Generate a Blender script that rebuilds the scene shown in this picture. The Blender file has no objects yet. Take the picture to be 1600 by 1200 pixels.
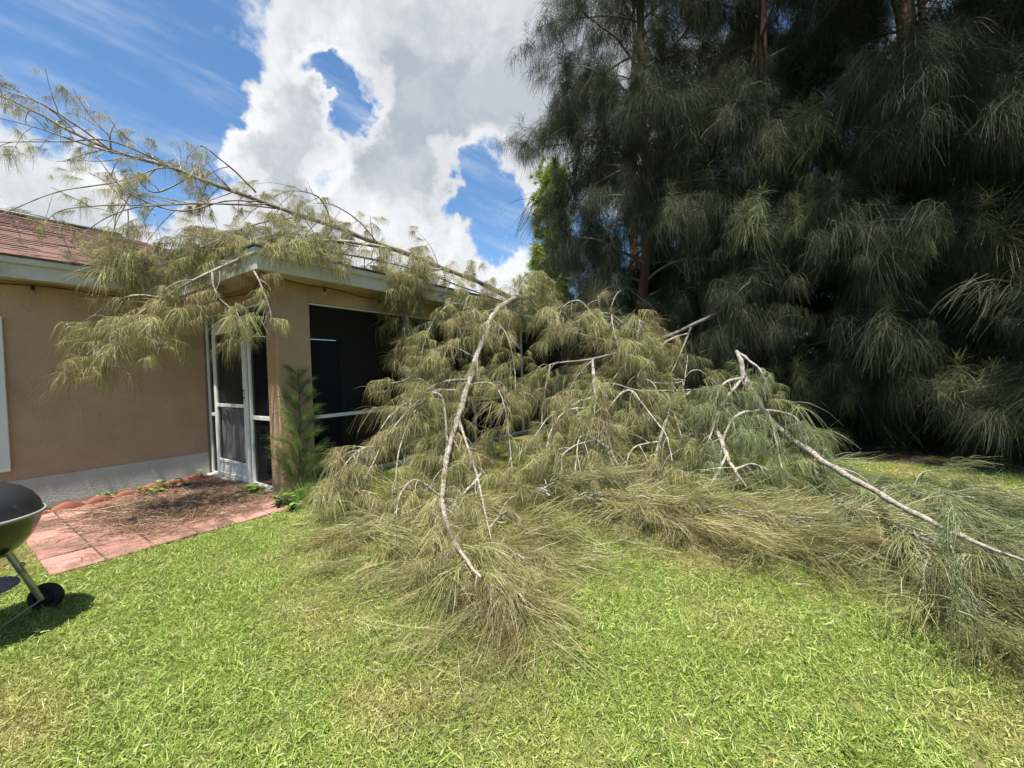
import bpy, bmesh, math, random
import numpy as np
from mathutils import Vector, Matrix, Euler

R_ = math.radians
scene = bpy.context.scene
COL = scene.collection

# ------------------------------------------------------------------ camera
F_PX, CAM_H = 640.0, 1.35
PITCH, ROLL = R_(1.489), R_(1.621)
def _cam_basis():
    cr, sr, cp, sp = math.cos(ROLL), math.sin(ROLL), math.cos(PITCH), math.sin(PITCH)
    r1 = np.array([[cr, -sr, 0], [sr, cr, 0], [0, 0, 1]])
    b = np.array([[1, 0, 0], [0, 0, 1], [0, -1, 0]], float)
    p = np.array([[1, 0, 0], [0, cp, sp], [0, -sp, cp]])
    return p @ b @ r1
CB = _cam_basis()
cam_data = bpy.data.cameras.new('camera')
cam_data.sensor_width = 36.0
cam_data.lens = 36.0 * F_PX / 1600.0
cam_data.clip_start, cam_data.clip_end = 0.05, 3000.0
cam = bpy.data.objects.new('camera', cam_data)
COL.objects.link(cam)
m = Matrix.Identity(4)
for i in range(3):
    m[i][0], m[i][1], m[i][2] = CB[i, 0], -CB[i, 1], -CB[i, 2]
m[2][3] = CAM_H
cam.matrix_world = m
scene.camera = cam

# ------------------------------------------------------------------ sky, sun, exposure
SUN_EL = R_(73.0)
SUN_H = np.array([-0.20, -0.98])            # horizontal direction towards the sun (behind the camera)
EXPOSURE = 1.0
CLOUD_W, CLOUD_G = 5.7, 2.75              # cloud radiance before the background strength
world = bpy.data.worlds.new('World'); scene.world = world; world.use_nodes = True

def ray(px, py):
    return CB @ np.array([px - 800.0, py - 600.0, F_PX]) / F_PX
def at(px, py, Y):
    d = ray(px, py); t = Y / d[1]
    return np.array([d[0] * t, Y, CAM_H + d[2] * t])
def atz(px, py, z=0.0):
    d = ray(px, py); t = (z - CAM_H) / d[2]
    return np.array([d[0] * t, d[1] * t, z])

def build_world():
    nt = world.node_tree; N, L = nt.nodes, nt.links
    N.clear()
    out = N.new('ShaderNodeOutputWorld'); bg = N.new('ShaderNodeBackground')
    sky = N.new('ShaderNodeTexSky'); sky.sky_type = 'NISHITA'; sky.sun_disc = False
    sky.sun_elevation = SUN_EL
    sky.sun_rotation = math.atan2(SUN_H[0], SUN_H[1])
    sky.air_density = 1.0; sky.dust_density = 0.25; sky.ozone_density = 2.5
    bg.inputs['Strength'].default_value = 0.085
    tc = N.new('ShaderNodeTexCoord')
    def math_(op, a, b=None, c=None, clamp=False):
        n = N.new('ShaderNodeMath'); n.operation = op; n.use_clamp = clamp
        for i, v in enumerate((a, b, c)):
            if v is None: continue
            if isinstance(v, (int, float)): n.inputs[i].default_value = v
            else: L.new(v, n.inputs[i])
        return n.outputs[0]
    def vmath(op, a, b=None, scale=None):
        n = N.new('ShaderNodeVectorMath'); n.operation = op
        for i, v in enumerate((a, b)):
            if v is None: continue
            if isinstance(v, (tuple, list, np.ndarray)): n.inputs[i].default_value = tuple(v)
            else: L.new(v, n.inputs[i])
        if scale is not None: n.inputs['Scale'].default_value = scale
        return n.outputs['Value'] if op in ('DOT_PRODUCT', 'LENGTH') else n.outputs[0]
    def noise(vec, scale, detail=6.0, rough=0.55, w=None):
        n = N.new('ShaderNodeTexNoise'); n.inputs['Scale'].default_value = scale
        n.inputs['Detail'].default_value = detail; n.inputs['Roughness'].default_value = rough
        L.new(vec, n.inputs['Vector'])
        return n.outputs
    def ramp01(x, lo, hi):
        n = N.new('ShaderNodeMapRange'); n.interpolation_type = 'SMOOTHSTEP'
        n.inputs['From Min'].default_value = lo; n.inputs['From Max'].default_value = hi
        L.new(x, n.inputs['Value']); return n.outputs['Result']
    d0 = vmath('NORMALIZE', tc.outputs['Generated'])
    nz = noise(d0, 3.6, 5.0, 0.58)
    wob = vmath('SCALE', vmath('SUBTRACT', nz['Color'], (0.5, 0.5, 0.5)), scale=0.30)
    nz2 = noise(d0, 17.0, 4.0, 0.6)
    wob2 = vmath('SCALE', vmath('SUBTRACT', nz2['Color'], (0.5, 0.5, 0.5)), scale=0.10)
    d = vmath('NORMALIZE', vmath('ADD', vmath('ADD', d0, wob), wob2))
    def bump(px, py, rad_px, amp):
        c = ray(px, py); dist = np.linalg.norm(c); c = c / dist
        ang = rad_px / F_PX / dist
        dp = vmath('DOT_PRODUCT', d, c)
        return math_('MULTIPLY', ramp01(dp, math.cos(ang), math.cos(ang * 0.15)), amp)
    fb = noise(d0, 5.2, 8.0, 0.62)['Fac']
    dens = math_('MULTIPLY_ADD', fb, 1.6, -0.42)
    bumps = [(720, 60, 330, 0.70), (640, 260, 170, 0.45), (425, 190, 105, 0.62), (400, 300, 130, 0.45),
             (50, 245, 130, 0.55), (160, 335, 130, 0.42), (560, 345, 130, 0.45), (765, 420, 90, 0.55), (980, 120, 260, 0.25), (480, 10, 110, .25),
             (180, 125, 220, -0.65), (265, 225, 85, -0.40), (500, 105, 50, -0.45), (555, 150, 75, -0.6), (545, 205, 60, -.5), (505, 245, 65, -0.5), (725, 290, 55, -.55), (795, 300, 85, -.7), (770, 355, 75, -.6), (710, 340, 45, -.5), (300, 110, 110, -.3)]
    for b in bumps:
        dens = math_('ADD', dens, bump(*b))
    mask = ramp01(dens, 0.38, 0.72)
    thick = math_('ADD', ramp01(dens, 0.80, 1.35), bump(745, 150, 260, .35))
    sh = noise(vmath('ADD', d, (0.02, 0.0, 0.05)), 6.5, 4.0, 0.55)['Fac']
    shn = ramp01(sh, 0.36, 0.66)
    tk = math_('MULTIPLY_ADD', thick, 0.62, math_('MULTIPLY', shn, 0.34), clamp=True)
    cm = N.new('ShaderNodeMix'); cm.data_type = 'RGBA'
    cm.inputs[6].default_value = (CLOUD_W, CLOUD_W * 1.01, CLOUD_W * 1.03, 1); cm.inputs[7].default_value = (CLOUD_G, CLOUD_G * 1.12, CLOUD_G * 1.25, 1)
    L.new(tk, cm.inputs[0])
    # thin streaky cirrus
    c0 = ray(120, 70); c1 = ray(290, 150)
    ax = (c1 - c0); ax /= np.linalg.norm(ax)
    up = np.cross(c0, ax); up /= np.linalg.norm(up); fw = np.cross(ax, up)
    comb = N.new('ShaderNodeCombineXYZ')
    L.new(math_('MULTIPLY', vmath('DOT_PRODUCT', d0, ax), 1.6), comb.inputs[0])
    L.new(math_('MULTIPLY', vmath('DOT_PRODUCT', d0, up), 6.0), comb.inputs[1])
    L.new(vmath('DOT_PRODUCT', d0, fw), comb.inputs[2])
    cir = noise(comb.outputs[0], 2.4, 5.0, 0.6)['Fac']
    cirm = math_('MULTIPLY', ramp01(cir, 0.42, 0.80), 0.55)
    skymul = N.new('ShaderNodeMix'); skymul.data_type = 'RGBA'; skymul.blend_type = 'MULTIPLY'; skymul.inputs[0].default_value = 1.0
    L.new(sky.outputs[0], skymul.inputs[6]); skymul.inputs[7].default_value = (0.78, 1.0, 1.12, 1)
    mix0 = N.new('ShaderNodeMix'); mix0.data_type = 'RGBA'
    L.new(cirm, mix0.inputs[0]); L.new(skymul.outputs[2], mix0.inputs[6]); mix0.inputs[7].default_value = (CLOUD_W * .85, CLOUD_W * .92, CLOUD_W, 1)
    mix1 = N.new('ShaderNodeMix'); mix1.data_type = 'RGBA'
    L.new(mask, mix1.inputs[0]); L.new(mix0.outputs[2], mix1.inputs[6]); L.new(cm.outputs[2], mix1.inputs[7])
    L.new(mix1.outputs[2], bg.inputs['Color']); L.new(bg.outputs[0], out.inputs['Surface'])
build_world()
world.cycles.sampling_method = 'NONE'

sun_data = bpy.data.lights.new('sun', 'SUN'); sun_data.energy = 4.8; sun_data.angle = R_(0.53); sun_data.color = (1.0, 0.955, 0.88)
sun = bpy.data.objects.new('sun', sun_data); COL.objects.link(sun)
_sd = Vector((SUN_H[0] * math.cos(SUN_EL), SUN_H[1] * math.cos(SUN_EL), math.sin(SUN_EL)))
sun.rotation_euler = _sd.to_track_quat('Z', 'Y').to_euler()
sun.location = (0, 0, 30)

vs = scene.view_settings
vs.view_transform = 'Standard'; vs.look = 'None'; vs.exposure = EXPOSURE; vs.gamma = 1.0; vs.use_curve_mapping = False
scene.render.engine = 'CYCLES'
scene.cycles.max_bounces = 5; scene.cycles.diffuse_bounces = 3; scene.cycles.use_adaptive_sampling = True; scene.cycles.adaptive_threshold = 0.02; scene.cycles.transparent_max_bounces = 12
scene.cycles.use_denoising = True
scene.cycles.caustics_reflective = False; scene.cycles.caustics_refractive = False

# ------------------------------------------------------------------ materials
MATS = {}
def new_mat(name):
    mt = bpy.data.materials.new(name); mt.use_nodes = True; mt.node_tree.nodes.clear(); MATS[name] = mt
    return mt, mt.node_tree.nodes, mt.node_tree.links
def surf(name, c1, c2, scale=4.0, rough=0.8, bump=0.0, bump_scale=60.0, c3=None, c3_scale=1.0, c3_lo=.5, c3_hi=.7, metallic=0.0, spec=0.3,
         stretch=(1, 1, 1), detail=6.0, obj_rand=0.0, coat=0.0):
    mt, N, L = new_mat(name)
    out = N.new('ShaderNodeOutputMaterial'); p = N.new('ShaderNodeBsdfPrincipled'); L.new(p.outputs[0], out.inputs[0])
    tc = N.new('ShaderNodeTexCoord'); mp = N.new('ShaderNodeMapping'); mp.inputs['Scale'].default_value = stretch
    L.new(tc.outputs['Object'], mp.inputs[0])
    if obj_rand:
        oi0 = N.new('ShaderNodeObjectInfo'); cx = N.new('ShaderNodeCombineXYZ')
        for q in range(3):
            mm = N.new('ShaderNodeMath'); mm.operation = 'MULTIPLY'; mm.inputs[1].default_value = 37.0 + 11 * q; L.new(oi0.outputs['Random'], mm.inputs[0]); L.new(mm.outputs[0], cx.inputs[q])
        L.new(cx.outputs[0], mp.inputs['Location'])
    n1 = N.new('ShaderNodeTexNoise'); n1.inputs['Scale'].default_value = scale; n1.inputs['Detail'].default_value = detail; n1.inputs['Roughness'].default_value = .62
    L.new(mp.outputs[0], n1.inputs['Vector'])
    mr = N.new('ShaderNodeMapRange'); mr.inputs['From Min'].default_value = .3; mr.inputs['From Max'].default_value = .7; L.new(n1.outputs['Fac'], mr.inputs['Value'])
    mx = N.new('ShaderNodeMix'); mx.data_type = 'RGBA'; mx.inputs[6].default_value = (*c1, 1); mx.inputs[7].default_value = (*c2, 1); L.new(mr.outputs[0], mx.inputs[0])
    col = mx.outputs[2]
    if c3 is not None:
        n3 = N.new('ShaderNodeTexNoise'); n3.inputs['Scale'].default_value = c3_scale; n3.inputs['Detail'].default_value = 8; n3.inputs['Roughness'].default_value = .65
        L.new(mp.outputs[0], n3.inputs['Vector'])
        m3 = N.new('ShaderNodeMapRange'); m3.interpolation_type = 'SMOOTHSTEP'; m3.inputs['From Min'].default_value = c3_lo; m3.inputs['From Max'].default_value = c3_hi; L.new(n3.outputs['Fac'], m3.inputs['Value'])
        x3 = N.new('ShaderNodeMix'); x3.data_type = 'RGBA'; L.new(m3.outputs[0], x3.inputs[0]); L.new(col, x3.inputs[6]); x3.inputs[7].default_value = (*c3, 1)
        col = x3.outputs[2]
    if obj_rand:
        oi = N.new('ShaderNodeObjectInfo'); hs = N.new('ShaderNodeHueSaturation')
        r = N.new('ShaderNodeMapRange'); r.inputs['To Min'].default_value = 1 - obj_rand; r.inputs['To Max'].default_value = 1 + obj_rand
        L.new(oi.outputs['Random'], r.inputs['Value']); L.new(r.outputs[0], hs.inputs['Value']); L.new(col, hs.inputs['Color']); col = hs.outputs[0]
    L.new(col, p.inputs['Base Color'])
    p.inputs['Roughness'].default_value = rough; p.inputs['Metallic'].default_value = metallic; p.inputs['Specular IOR Level'].default_value = spec
    p.inputs['Coat Weight'].default_value = coat
    if bump:
        nb = N.new('ShaderNodeTexNoise'); nb.inputs['Scale'].default_value = bump_scale; nb.inputs['Detail'].default_value = 5
        L.new(mp.outputs[0], nb.inputs['Vector'])
        b = N.new('ShaderNodeBump'); b.inputs['Strength'].default_value = bump; b.inputs['Distance'].default_value = 0.01
        L.new(nb.outputs['Fac'], b.inputs['Height']); L.new(b.outputs[0], p.inputs['Normal'])
    return mt
def leaf_mat(name, ca, cb, cc, transl=0.3, inst=0.25, gloss=.035, patch=None, hue=(.472, .520)):
    """two-sided thin leaves: colour from the per-strand attribute 'shade' and a per-clump random"""
    mt, N, L = new_mat(name)
    out = N.new('ShaderNodeOutputMaterial')
    a = N.new('ShaderNodeAttribute'); a.attribute_name = 'shade'
    cr = N.new('ShaderNodeValToRGB'); e = cr.color_ramp.elements
    e[0].color = (*ca, 1); e[1].color = (*cc, 1); k = e.new(.5); k.color = (*cb, 1)
    L.new(a.outputs['Fac'], cr.inputs[0])
    oi = N.new('ShaderNodeObjectInfo'); hs = N.new('ShaderNodeHueSaturation')
    r = N.new('ShaderNodeMapRange'); r.inputs['To Min'].default_value = 1 - inst; r.inputs['To Max'].default_value = 1 + inst
    L.new(oi.outputs['Random'], r.inputs['Value']); L.new(r.outputs[0], hs.inputs['Value']); L.new(cr.outputs[0], hs.inputs['Color'])
    m7 = N.new('ShaderNodeMath'); m7.operation = 'MULTIPLY'; m7.inputs[1].default_value = 13.7; fr = N.new('ShaderNodeMath'); fr.operation = 'FRACT'
    hr = N.new('ShaderNodeMapRange'); hr.inputs['To Min'].default_value, hr.inputs['To Max'].default_value = hue
    L.new(oi.outputs['Random'], m7.inputs[0]); L.new(m7.outputs[0], fr.inputs[0]); L.new(fr.outputs[0], hr.inputs['Value']); L.new(hr.outputs[0], hs.inputs['Hue'])
    if patch is not None:             # worn, drier patches of the sward
        nn = N.new('ShaderNodeTexNoise'); nn.inputs['Scale'].default_value = 1.1; nn.inputs['Detail'].default_value = 4; L.new(oi.outputs['Location'], nn.inputs['Vector'])
        m9 = N.new('ShaderNodeMapRange'); m9.interpolation_type = 'SMOOTHSTEP'; m9.inputs['From Min'].default_value = .50; m9.inputs['From Max'].default_value = .74; m9.inputs['To Max'].default_value = .75; 
        dist = N.new('ShaderNodeVectorMath'); dist.operation = 'DISTANCE'; wp = atz(610, 1110); dist.inputs[1].default_value = (wp[0], wp[1], 0); L.new(oi.outputs['Location'], dist.inputs[0])
        spot = N.new('ShaderNodeMapRange'); spot.inputs['From Min'].default_value = .0; spot.inputs['From Max'].default_value = .42; spot.inputs['To Min'].default_value = .26; spot.inputs['To Max'].default_value = 0; L.new(dist.outputs['Value'], spot.inputs['Value'])
        ad = N.new('ShaderNodeMath'); ad.operation = 'ADD'; L.new(nn.outputs['Fac'], ad.inputs[0]); L.new(spot.outputs[0], ad.inputs[1]); L.new(ad.outputs[0], m9.inputs['Value'])
        x9 = N.new('ShaderNodeMix'); x9.data_type = 'RGBA'; L.new(m9.outputs[0], x9.inputs[0]); L.new(cr.outputs[0], x9.inputs[6]); x9.inputs[7].default_value = (*patch, 1); L.new(x9.outputs[2], hs.inputs['Color'])
    df = N.new('ShaderNodeBsdfDiffuse'); tr = N.new('ShaderNodeBsdfTranslucent'); gl = N.new('ShaderNodeBsdfGlossy'); gl.inputs['Roughness'].default_value = .45
    L.new(hs.outputs[0], df.inputs[0]); L.new(hs.outputs[0], tr.inputs[0])
    m1 = N.new('ShaderNodeMixShader'); m1.inputs[0].default_value = transl; L.new(df.outputs[0], m1.inputs[1]); L.new(tr.outputs[0], m1.inputs[2])
    m2 = N.new('ShaderNodeMixShader'); m2.inputs[0].default_value = gloss; L.new(m1.outputs[0], m2.inputs[1]); L.new(gl.outputs[0], m2.inputs[2])
    L.new(m2.outputs[0], out.inputs[0])
    return mt

surf('stucco_tan', (.41, .27, .158), (.47, .32, .195), 3.0, .92, 1.0, 45, c3=(.33, .23, .14), c3_scale=1.3, c3_lo=.48, c3_hi=.8)
surf('plinth_grey', (.45, .42, .36), (.53, .49, .43), 2.2, .9, .7, 55, c3=(.30, .30, .22), c3_scale=1.6, c3_lo=.52, c3_hi=.75)
surf('trim_white', (.66, .66, .60), (.72, .72, .66), 3, .7, .2, 80)
surf('fascia_paint', (.50, .49, .42), (.56, .55, .475), 3, .55, .1, 50, c3=(.36, .37, .29), c3_scale=3, c3_lo=.52, c3_hi=.72)
surf('soffit_cream', (.50, .45, .31), (.56, .50, .36), 3, .7)
surf('frame_white', (.70, .69, .62), (.78, .77, .70), 5, .4, c3=(.5, .49, .44), c3_scale=6, c3_lo=.55, c3_hi=.75)
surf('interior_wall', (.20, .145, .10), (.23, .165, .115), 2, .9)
surf('interior_dark', (.02, .02, .028), (.03, .03, .04), 2, .3, spec=.4)
surf('interior_frame', (.16, .15, .14), (.2, .19, .17), 2, .5)
surf('roof_edge', (.03, .026, .024), (.05, .04, .036), 20, .9)
surf('shingle_red', (.125, .072, .058), (.225, .135, .108), 16, .95, .6, 160, c3=(.10, .05, .045), c3_scale=5, c3_lo=.5, c3_hi=.7, obj_rand=.28)
surf('roof_deck', (.13, .075, .06), (.19, .105, .085), 14, .95)
surf('paver_red', (.33, .165, .13), (.43, .235, .19), 6, .9, .6, 70, c3=(.13, .08, .055), c3_scale=2.6, c3_lo=.42, c3_hi=.66, obj_rand=.2)
surf('terracotta', (.22, .075, .05), (.30, .11, .075), 5, .85, .4, 50, c3=(.11, .055, .045), c3_scale=6, c3_lo=.5, c3_hi=.7, obj_rand=.2)
surf('soil', (.06, .042, .03), (.105, .075, .05), 12, .95, .8, 40)
surf('lawn_base', (.09, .10, .028), (.17, .16, .055), 3.5, .95, .6, 60, c3=(.16, .12, .055), c3_scale=1.2, c3_lo=.56, c3_hi=.72)
surf('bark_pale', (.20, .17, .13), (.46, .42, .35), 14, .9, .9, 45, c3=(.11, .095, .07), c3_scale=22, c3_lo=.52, c3_hi=.62)
surf('bark_grey', (.15, .125, .10), (.30, .265, .22), 12, .9, .5, 60, c3=(.10, .11, .05), c3_scale=4, c3_lo=.55, c3_hi=.7)
surf('bark_brown', (.085, .05, .036), (.17, .10, .07), 9, .95, .8, 40, stretch=(1, 1, .35))
surf('enamel_black', (.008, .008, .009), (.014, .014, .016), 4, .22, spec=.6, c3=(.05, .05, .052), c3_scale=22, c3_lo=.62, c3_hi=.75, coat=.3)
surf('lid_black', (.012, .012, .014), (.022, .022, .026), 4, .42, spec=.5, c3=(.07, .07, .075), c3_scale=18, c3_lo=.58, c3_hi=.75)
surf('aluminium', (.42, .42, .40), (.55, .55, .52), 12, .42, metallic=.85, c3=(.2, .19, .15), c3_scale=8, c3_lo=.5, c3_hi=.7)
surf('zinc_grey', (.25, .25, .24), (.34, .34, .32), 8, .6, metallic=.3, c3=(.14, .11, .09), c3_scale=5, c3_lo=.5, c3_hi=.7)
surf('rubber_black', (.012, .012, .012), (.02, .02, .02), 12, .75)
surf('cable_dark', (.03, .026, .02), (.05, .04, .03), 12, .7)
surf('dead_twig', (.30, .24, .15), (.42, .34, .22), 12, .9)

def screen_mat(name, col, alpha):
    mt, N, L = new_mat(name)
    out = N.new('ShaderNodeOutputMaterial'); p = N.new('ShaderNodeBsdfDiffuse'); p.inputs[0].default_value = (*col, 1)
    t = N.new('ShaderNodeBsdfTransparent'); mx = N.new('ShaderNodeMixShader'); mx.inputs[0].default_value = alpha
    L.new(t.outputs[0], mx.inputs[1]); L.new(p.outputs[0], mx.inputs[2]); L.new(mx.outputs[0], out.inputs[0])
screen_mat('insect_screen', (.022, .022, .024), .44)
screen_mat('door_screen', (.05, .05, .052), .33)
def glass_bulb():
    mt, N, L = new_mat('bulb_glass')
    out = N.new('ShaderNodeOutputMaterial'); p = N.new('ShaderNodeBsdfPrincipled')
    p.inputs['Base Color'].default_value = (.55, .53, .46, 1); p.inputs['Roughness'].default_value = .1; p.inputs['Transmission Weight'].default_value = .7
    L.new(p.outputs[0], out.inputs[0])
glass_bulb()
def curtain_mat():
    mt = surf('curtain_grey', (.5, .48, .48), (.66, .64, .64), 6, .95, .5, 120, c3=(.2, .18, .19), c3_scale=4, c3_lo=.5, c3_hi=.7, stretch=(4, 4, .6))
curtain_mat()

leaf_mat('foliage_dry', (.17, .15, .055), (.315, .295, .115), (.50, .47, .225), .36, .32)
leaf_mat('foliage_mid', (.13, .128, .045), (.25, .245, .09), (.41, .39, .18), .36)
leaf_mat('foliage_green', (.105, .13, .05), (.20, .235, .095), (.34, .37, .18), .35)
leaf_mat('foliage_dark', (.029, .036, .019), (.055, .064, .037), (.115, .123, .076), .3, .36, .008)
leaf_mat('foliage_tip_sunlit', (.09, .11, .04), (.18, .205, .085), (.31, .33, .17), .3, .2, .02)  # fresh yellow-green sprays, with sunlit brightness put into the leaf colour
leaf_mat('foliage_fresh', (.11, .17, .04), (.20, .28, .075), (.36, .43, .15), .38, hue=(.49, .51))
leaf_mat('foliage_pine', (.16, .21, .035), (.28, .34, .065), (.42, .47, .13), .35, hue=(.485, .505))
leaf_mat('grass_blade', (.14, .23, .035), (.31, .40, .08), (.55, .58, .19), .35, .18, patch=(.50, .40, .17), hue=(.488, .508))
leaf_mat('weed_leaf', (.08, .16, .03), (.14, .26, .045), (.27, .38, .09), .35)
leaf_mat('litter', (.16, .10, .06), (.26, .17, .10), (.42, .33, .20), .1)

# ------------------------------------------------------------------ object helpers
def link(o, parent=None):
    COL.objects.link(o)
    if parent is not None:
        o.parent = parent; o.matrix_parent_inverse = PINV.get(parent.name, Matrix.Identity(4))
    return o
PINV = {}
def tag(o, label=None, cat=None, group=None, kind=None):
    if label: o['label'] = label
    if cat: o['category'] = cat
    if group: o['group'] = group
    if kind: o['kind'] = kind
    return o
def empty(name, loc=(0, 0, 0), rz=0.0):
    e = bpy.data.objects.new(name, None); e.location = loc; e.rotation_euler.z = rz; e.empty_display_size = .2
    link(e); PINV[e.name] = (Matrix.Translation(Vector(loc)) @ Matrix.Rotation(rz, 4, 'Z')).inverted()
    return e
def mesh_obj(name, verts, faces, mat, parent=None, smooth=False):
    me = bpy.data.meshes.new(name)
    me.from_pydata([tuple(float(x) for x in v) for v in verts], [], [tuple(int(i) for i in f) for f in faces]); me.update()
    if smooth: me.polygons.foreach_set('use_smooth', [True] * len(me.polygons))
    me.materials.append(MATS[mat])
    return link(bpy.data.objects.new(name, me), parent)
def fast_mesh(name, V, Q, mat, shade=None, smooth=False):
    """numpy quads -> mesh"""
    me = bpy.data.meshes.new(name)
    V = np.asarray(V, np.float32); Q = np.asarray(Q, np.int32); k = Q.shape[1]
    me.vertices.add(len(V)); me.vertices.foreach_set('co', V.ravel())
    me.loops.add(Q.size); me.loops.foreach_set('vertex_index', Q.ravel())
    me.polygons.add(len(Q)); me.polygons.foreach_set('loop_start', np.arange(0, Q.size, k, dtype=np.int32))
    try: me.polygons.foreach_set('loop_total', np.full(len(Q), k, np.int32))
    except Exception: pass
    if smooth: me.polygons.foreach_set('use_smooth', np.ones(len(Q), bool))
    if shade is not None:
        at_ = me.attributes.new('shade', 'FLOAT', 'POINT'); at_.data.foreach_set('value', np.asarray(shade, np.float32))
    me.update(calc_edges=True); me.validate()
    me.materials.append(MATS[mat])
    return me
def bevel_box(bm, lo, hi, bev=0.0):
    r = bmesh.ops.create_cube(bm, size=1.0)
    vs_ = r['verts']
    for v in vs_:
        for i in range(3): v.co[i] = lo[i] if v.co[i] < 0 else hi[i]
    if bev > 0:
        es = list({e for v in vs_ for e in v.link_edges})
        bmesh.ops.bevel(bm, geom=es, offset=bev, segments=1, affect='EDGES')
def boxes(name, blist, mat, parent=None, bev=0.0):
    bm = bmesh.new()
    for lo, hi in blist: bevel_box(bm, lo, hi, bev)
    me = bpy.data.meshes.new(name); bm.to_mesh(me); bm.free(); me.materials.append(MATS[mat])
    return link(bpy.data.objects.new(name, me), parent)

def smooth_path(pts, per=6):
    P = np.asarray(pts, float)
    if len(P) < 3:
        t = np.linspace(0, 1, per + 1)[:, None]; return P[0] * (1 - t) + P[-1] * t
    E = np.vstack([2 * P[0] - P[1], P, 2 * P[-1] - P[-2]]); out = []
    for i in range(1, len(E) - 2):
        p0, p1, p2, p3 = E[i - 1], E[i], E[i + 1], E[i + 2]
        for t in np.linspace(0, 1, per, endpoint=False):
            out.append(.5 * ((2 * p1) + (-p0 + p2) * t + (2 * p0 - 5 * p1 + 4 * p2 - p3) * t * t + (-p0 + 3 * p1 - 3 * p2 + p3) * t ** 3))
    out.append(P[-1]); return np.array(out)
def tube_arrays(path, radii, sides=7):
    P = np.asarray(path, float); n = len(P); r = np.asarray(radii, float) if np.ndim(radii) else np.full(n, radii)
    T = np.gradient(P, axis=0); T /= np.linalg.norm(T, axis=1)[:, None] + 1e-9
    ref = np.array([0, 0, 1.]) if abs(T[:, 2]).mean() < .8 else np.array([1., 0, 0])
    A = np.cross(T, ref); A /= np.linalg.norm(A, axis=1)[:, None] + 1e-9; B = np.cross(T, A)
    an = np.linspace(0, 2 * np.pi, sides, endpoint=False)
    V = (P[:, None, :] + r[:, None, None] * (np.cos(an)[None, :, None] * A[:, None, :] + np.sin(an)[None, :, None] * B[:, None, :])).reshape(-1, 3)
    i = np.arange(n - 1)[:, None] * sides; j = np.arange(sides)[None, :]; j2 = (j + 1) % sides
    Q = np.stack([i + j, i + j2, i + sides + j2, i + sides + j], -1).reshape(-1, 4)
    return V, Q
class Wood:
    def __init__(s): s.V, s.Q, s.n = [], [], 0
    def tube(s, path, radii, sides=6):
        V, Q = tube_arrays(path, radii, sides); s.V.append(V); s.Q.append(Q + s.n); s.n += len(V)
    def build(s, name, mat, parent):
        if not s.V: return None
        return link(bpy.data.objects.new(name, fast_mesh(name, np.vstack(s.V), np.vstack(s.Q), mat, smooth=True)), parent)
def tube_obj(name, path, radii, mat, parent=None, sides=8):
    if name in ('branch', 'trunk') and len(path) > 6:      # knots and small kinks
        g = np.random.default_rng(len(path) * 13 + int(abs(path[0][0]) * 1000)); n = len(path); path = np.array(path, float); radii = np.array(radii, float) if np.ndim(radii) else np.full(n, radii)
        k = g.normal(size=(n, 3)); k[1:-1] = (k[:-2] + 2 * k[1:-1] + k[2:]) / 3; k[1:-1] = (k[:-2] + 2 * k[1:-1] + k[2:]) / 4; path = path + k * (radii * .22 + .0015)[:, None]
        kn = np.ones(n); kn[g.uniform(size=n) < .12] = 1.3; radii = radii * kn * (1 + g.normal(0, .09, n))
    w = Wood(); w.tube(path, radii, sides); return w.build(name, mat, parent)
def lathe(name, prof, mat, parent=None, seg=40, loc=(0, 0, 0)):
    V, Fc = [], []
    for r, z in prof:
        for k in range(seg):
            a = 2 * math.pi * k / seg; V.append((loc[0] + r * math.cos(a), loc[1] + r * math.sin(a), loc[2] + z))
    for i in range(len(prof) - 1):
        for k in range(seg):
            Fc.append((i * seg + k, i * seg + (k + 1) % seg, (i + 1) * seg + (k + 1) % seg, (i + 1) * seg + k))
    return mesh_obj(name, V, Fc, mat, parent, True)

# ------------------------------------------------------------------ leaf strands and tufts
def strands(rng, org, dirs, length, seg, grav, w0, w1, wander=.12, flat=None):
    """n curved thin ribbons; returns V, Q, shade"""
    n = len(org); p = org.copy(); d = dirs / np.linalg.norm(dirs, axis=1)[:, None]
    L = (length if np.ndim(length) else np.full(n, length))[:, None] / seg
    g = (grav if np.ndim(grav) else np.full(n, grav))[:, None]
    side = np.cross(d, rng.normal(size=(n, 3))); side /= np.linalg.norm(side, axis=1)[:, None] + 1e-9
    rows = []
    for k in range(seg + 1):
        w = (w0 + (w1 - w0) * k / seg)
        rows.append(np.stack([p - side * w, p + side * w], 1))
        if k < seg:
            d = d + g * np.array([0, 0, -1.]) + rng.normal(size=(n, 3)) * wander
            d /= np.linalg.norm(d, axis=1)[:, None]
            p = p + d * L
            if flat is not None: p[:, 2] = np.maximum(p[:, 2], flat)
    V = np.stack(rows, 1).reshape(-1, 3)                 # n, seg+1, 2
    base = (np.arange(n) * (seg + 1) * 2)[:, None] + (np.arange(seg) * 2)[None, :]
    Q = np.stack([base, base + 1, base + 3, base + 2], -1).reshape(-1, 4)
    sh = np.repeat(np.clip(rng.normal(.45, .24, n), 0, 1), (seg + 1) * 2)
    return V, Q, sh
def join(parts):
    V, Q, S, o = [], [], [], 0
    for v, q, s in parts: V.append(v); Q.append(q + o); S.append(s); o += len(v)
    return np.vstack(V), np.vstack(Q), np.concatenate(S)
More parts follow.
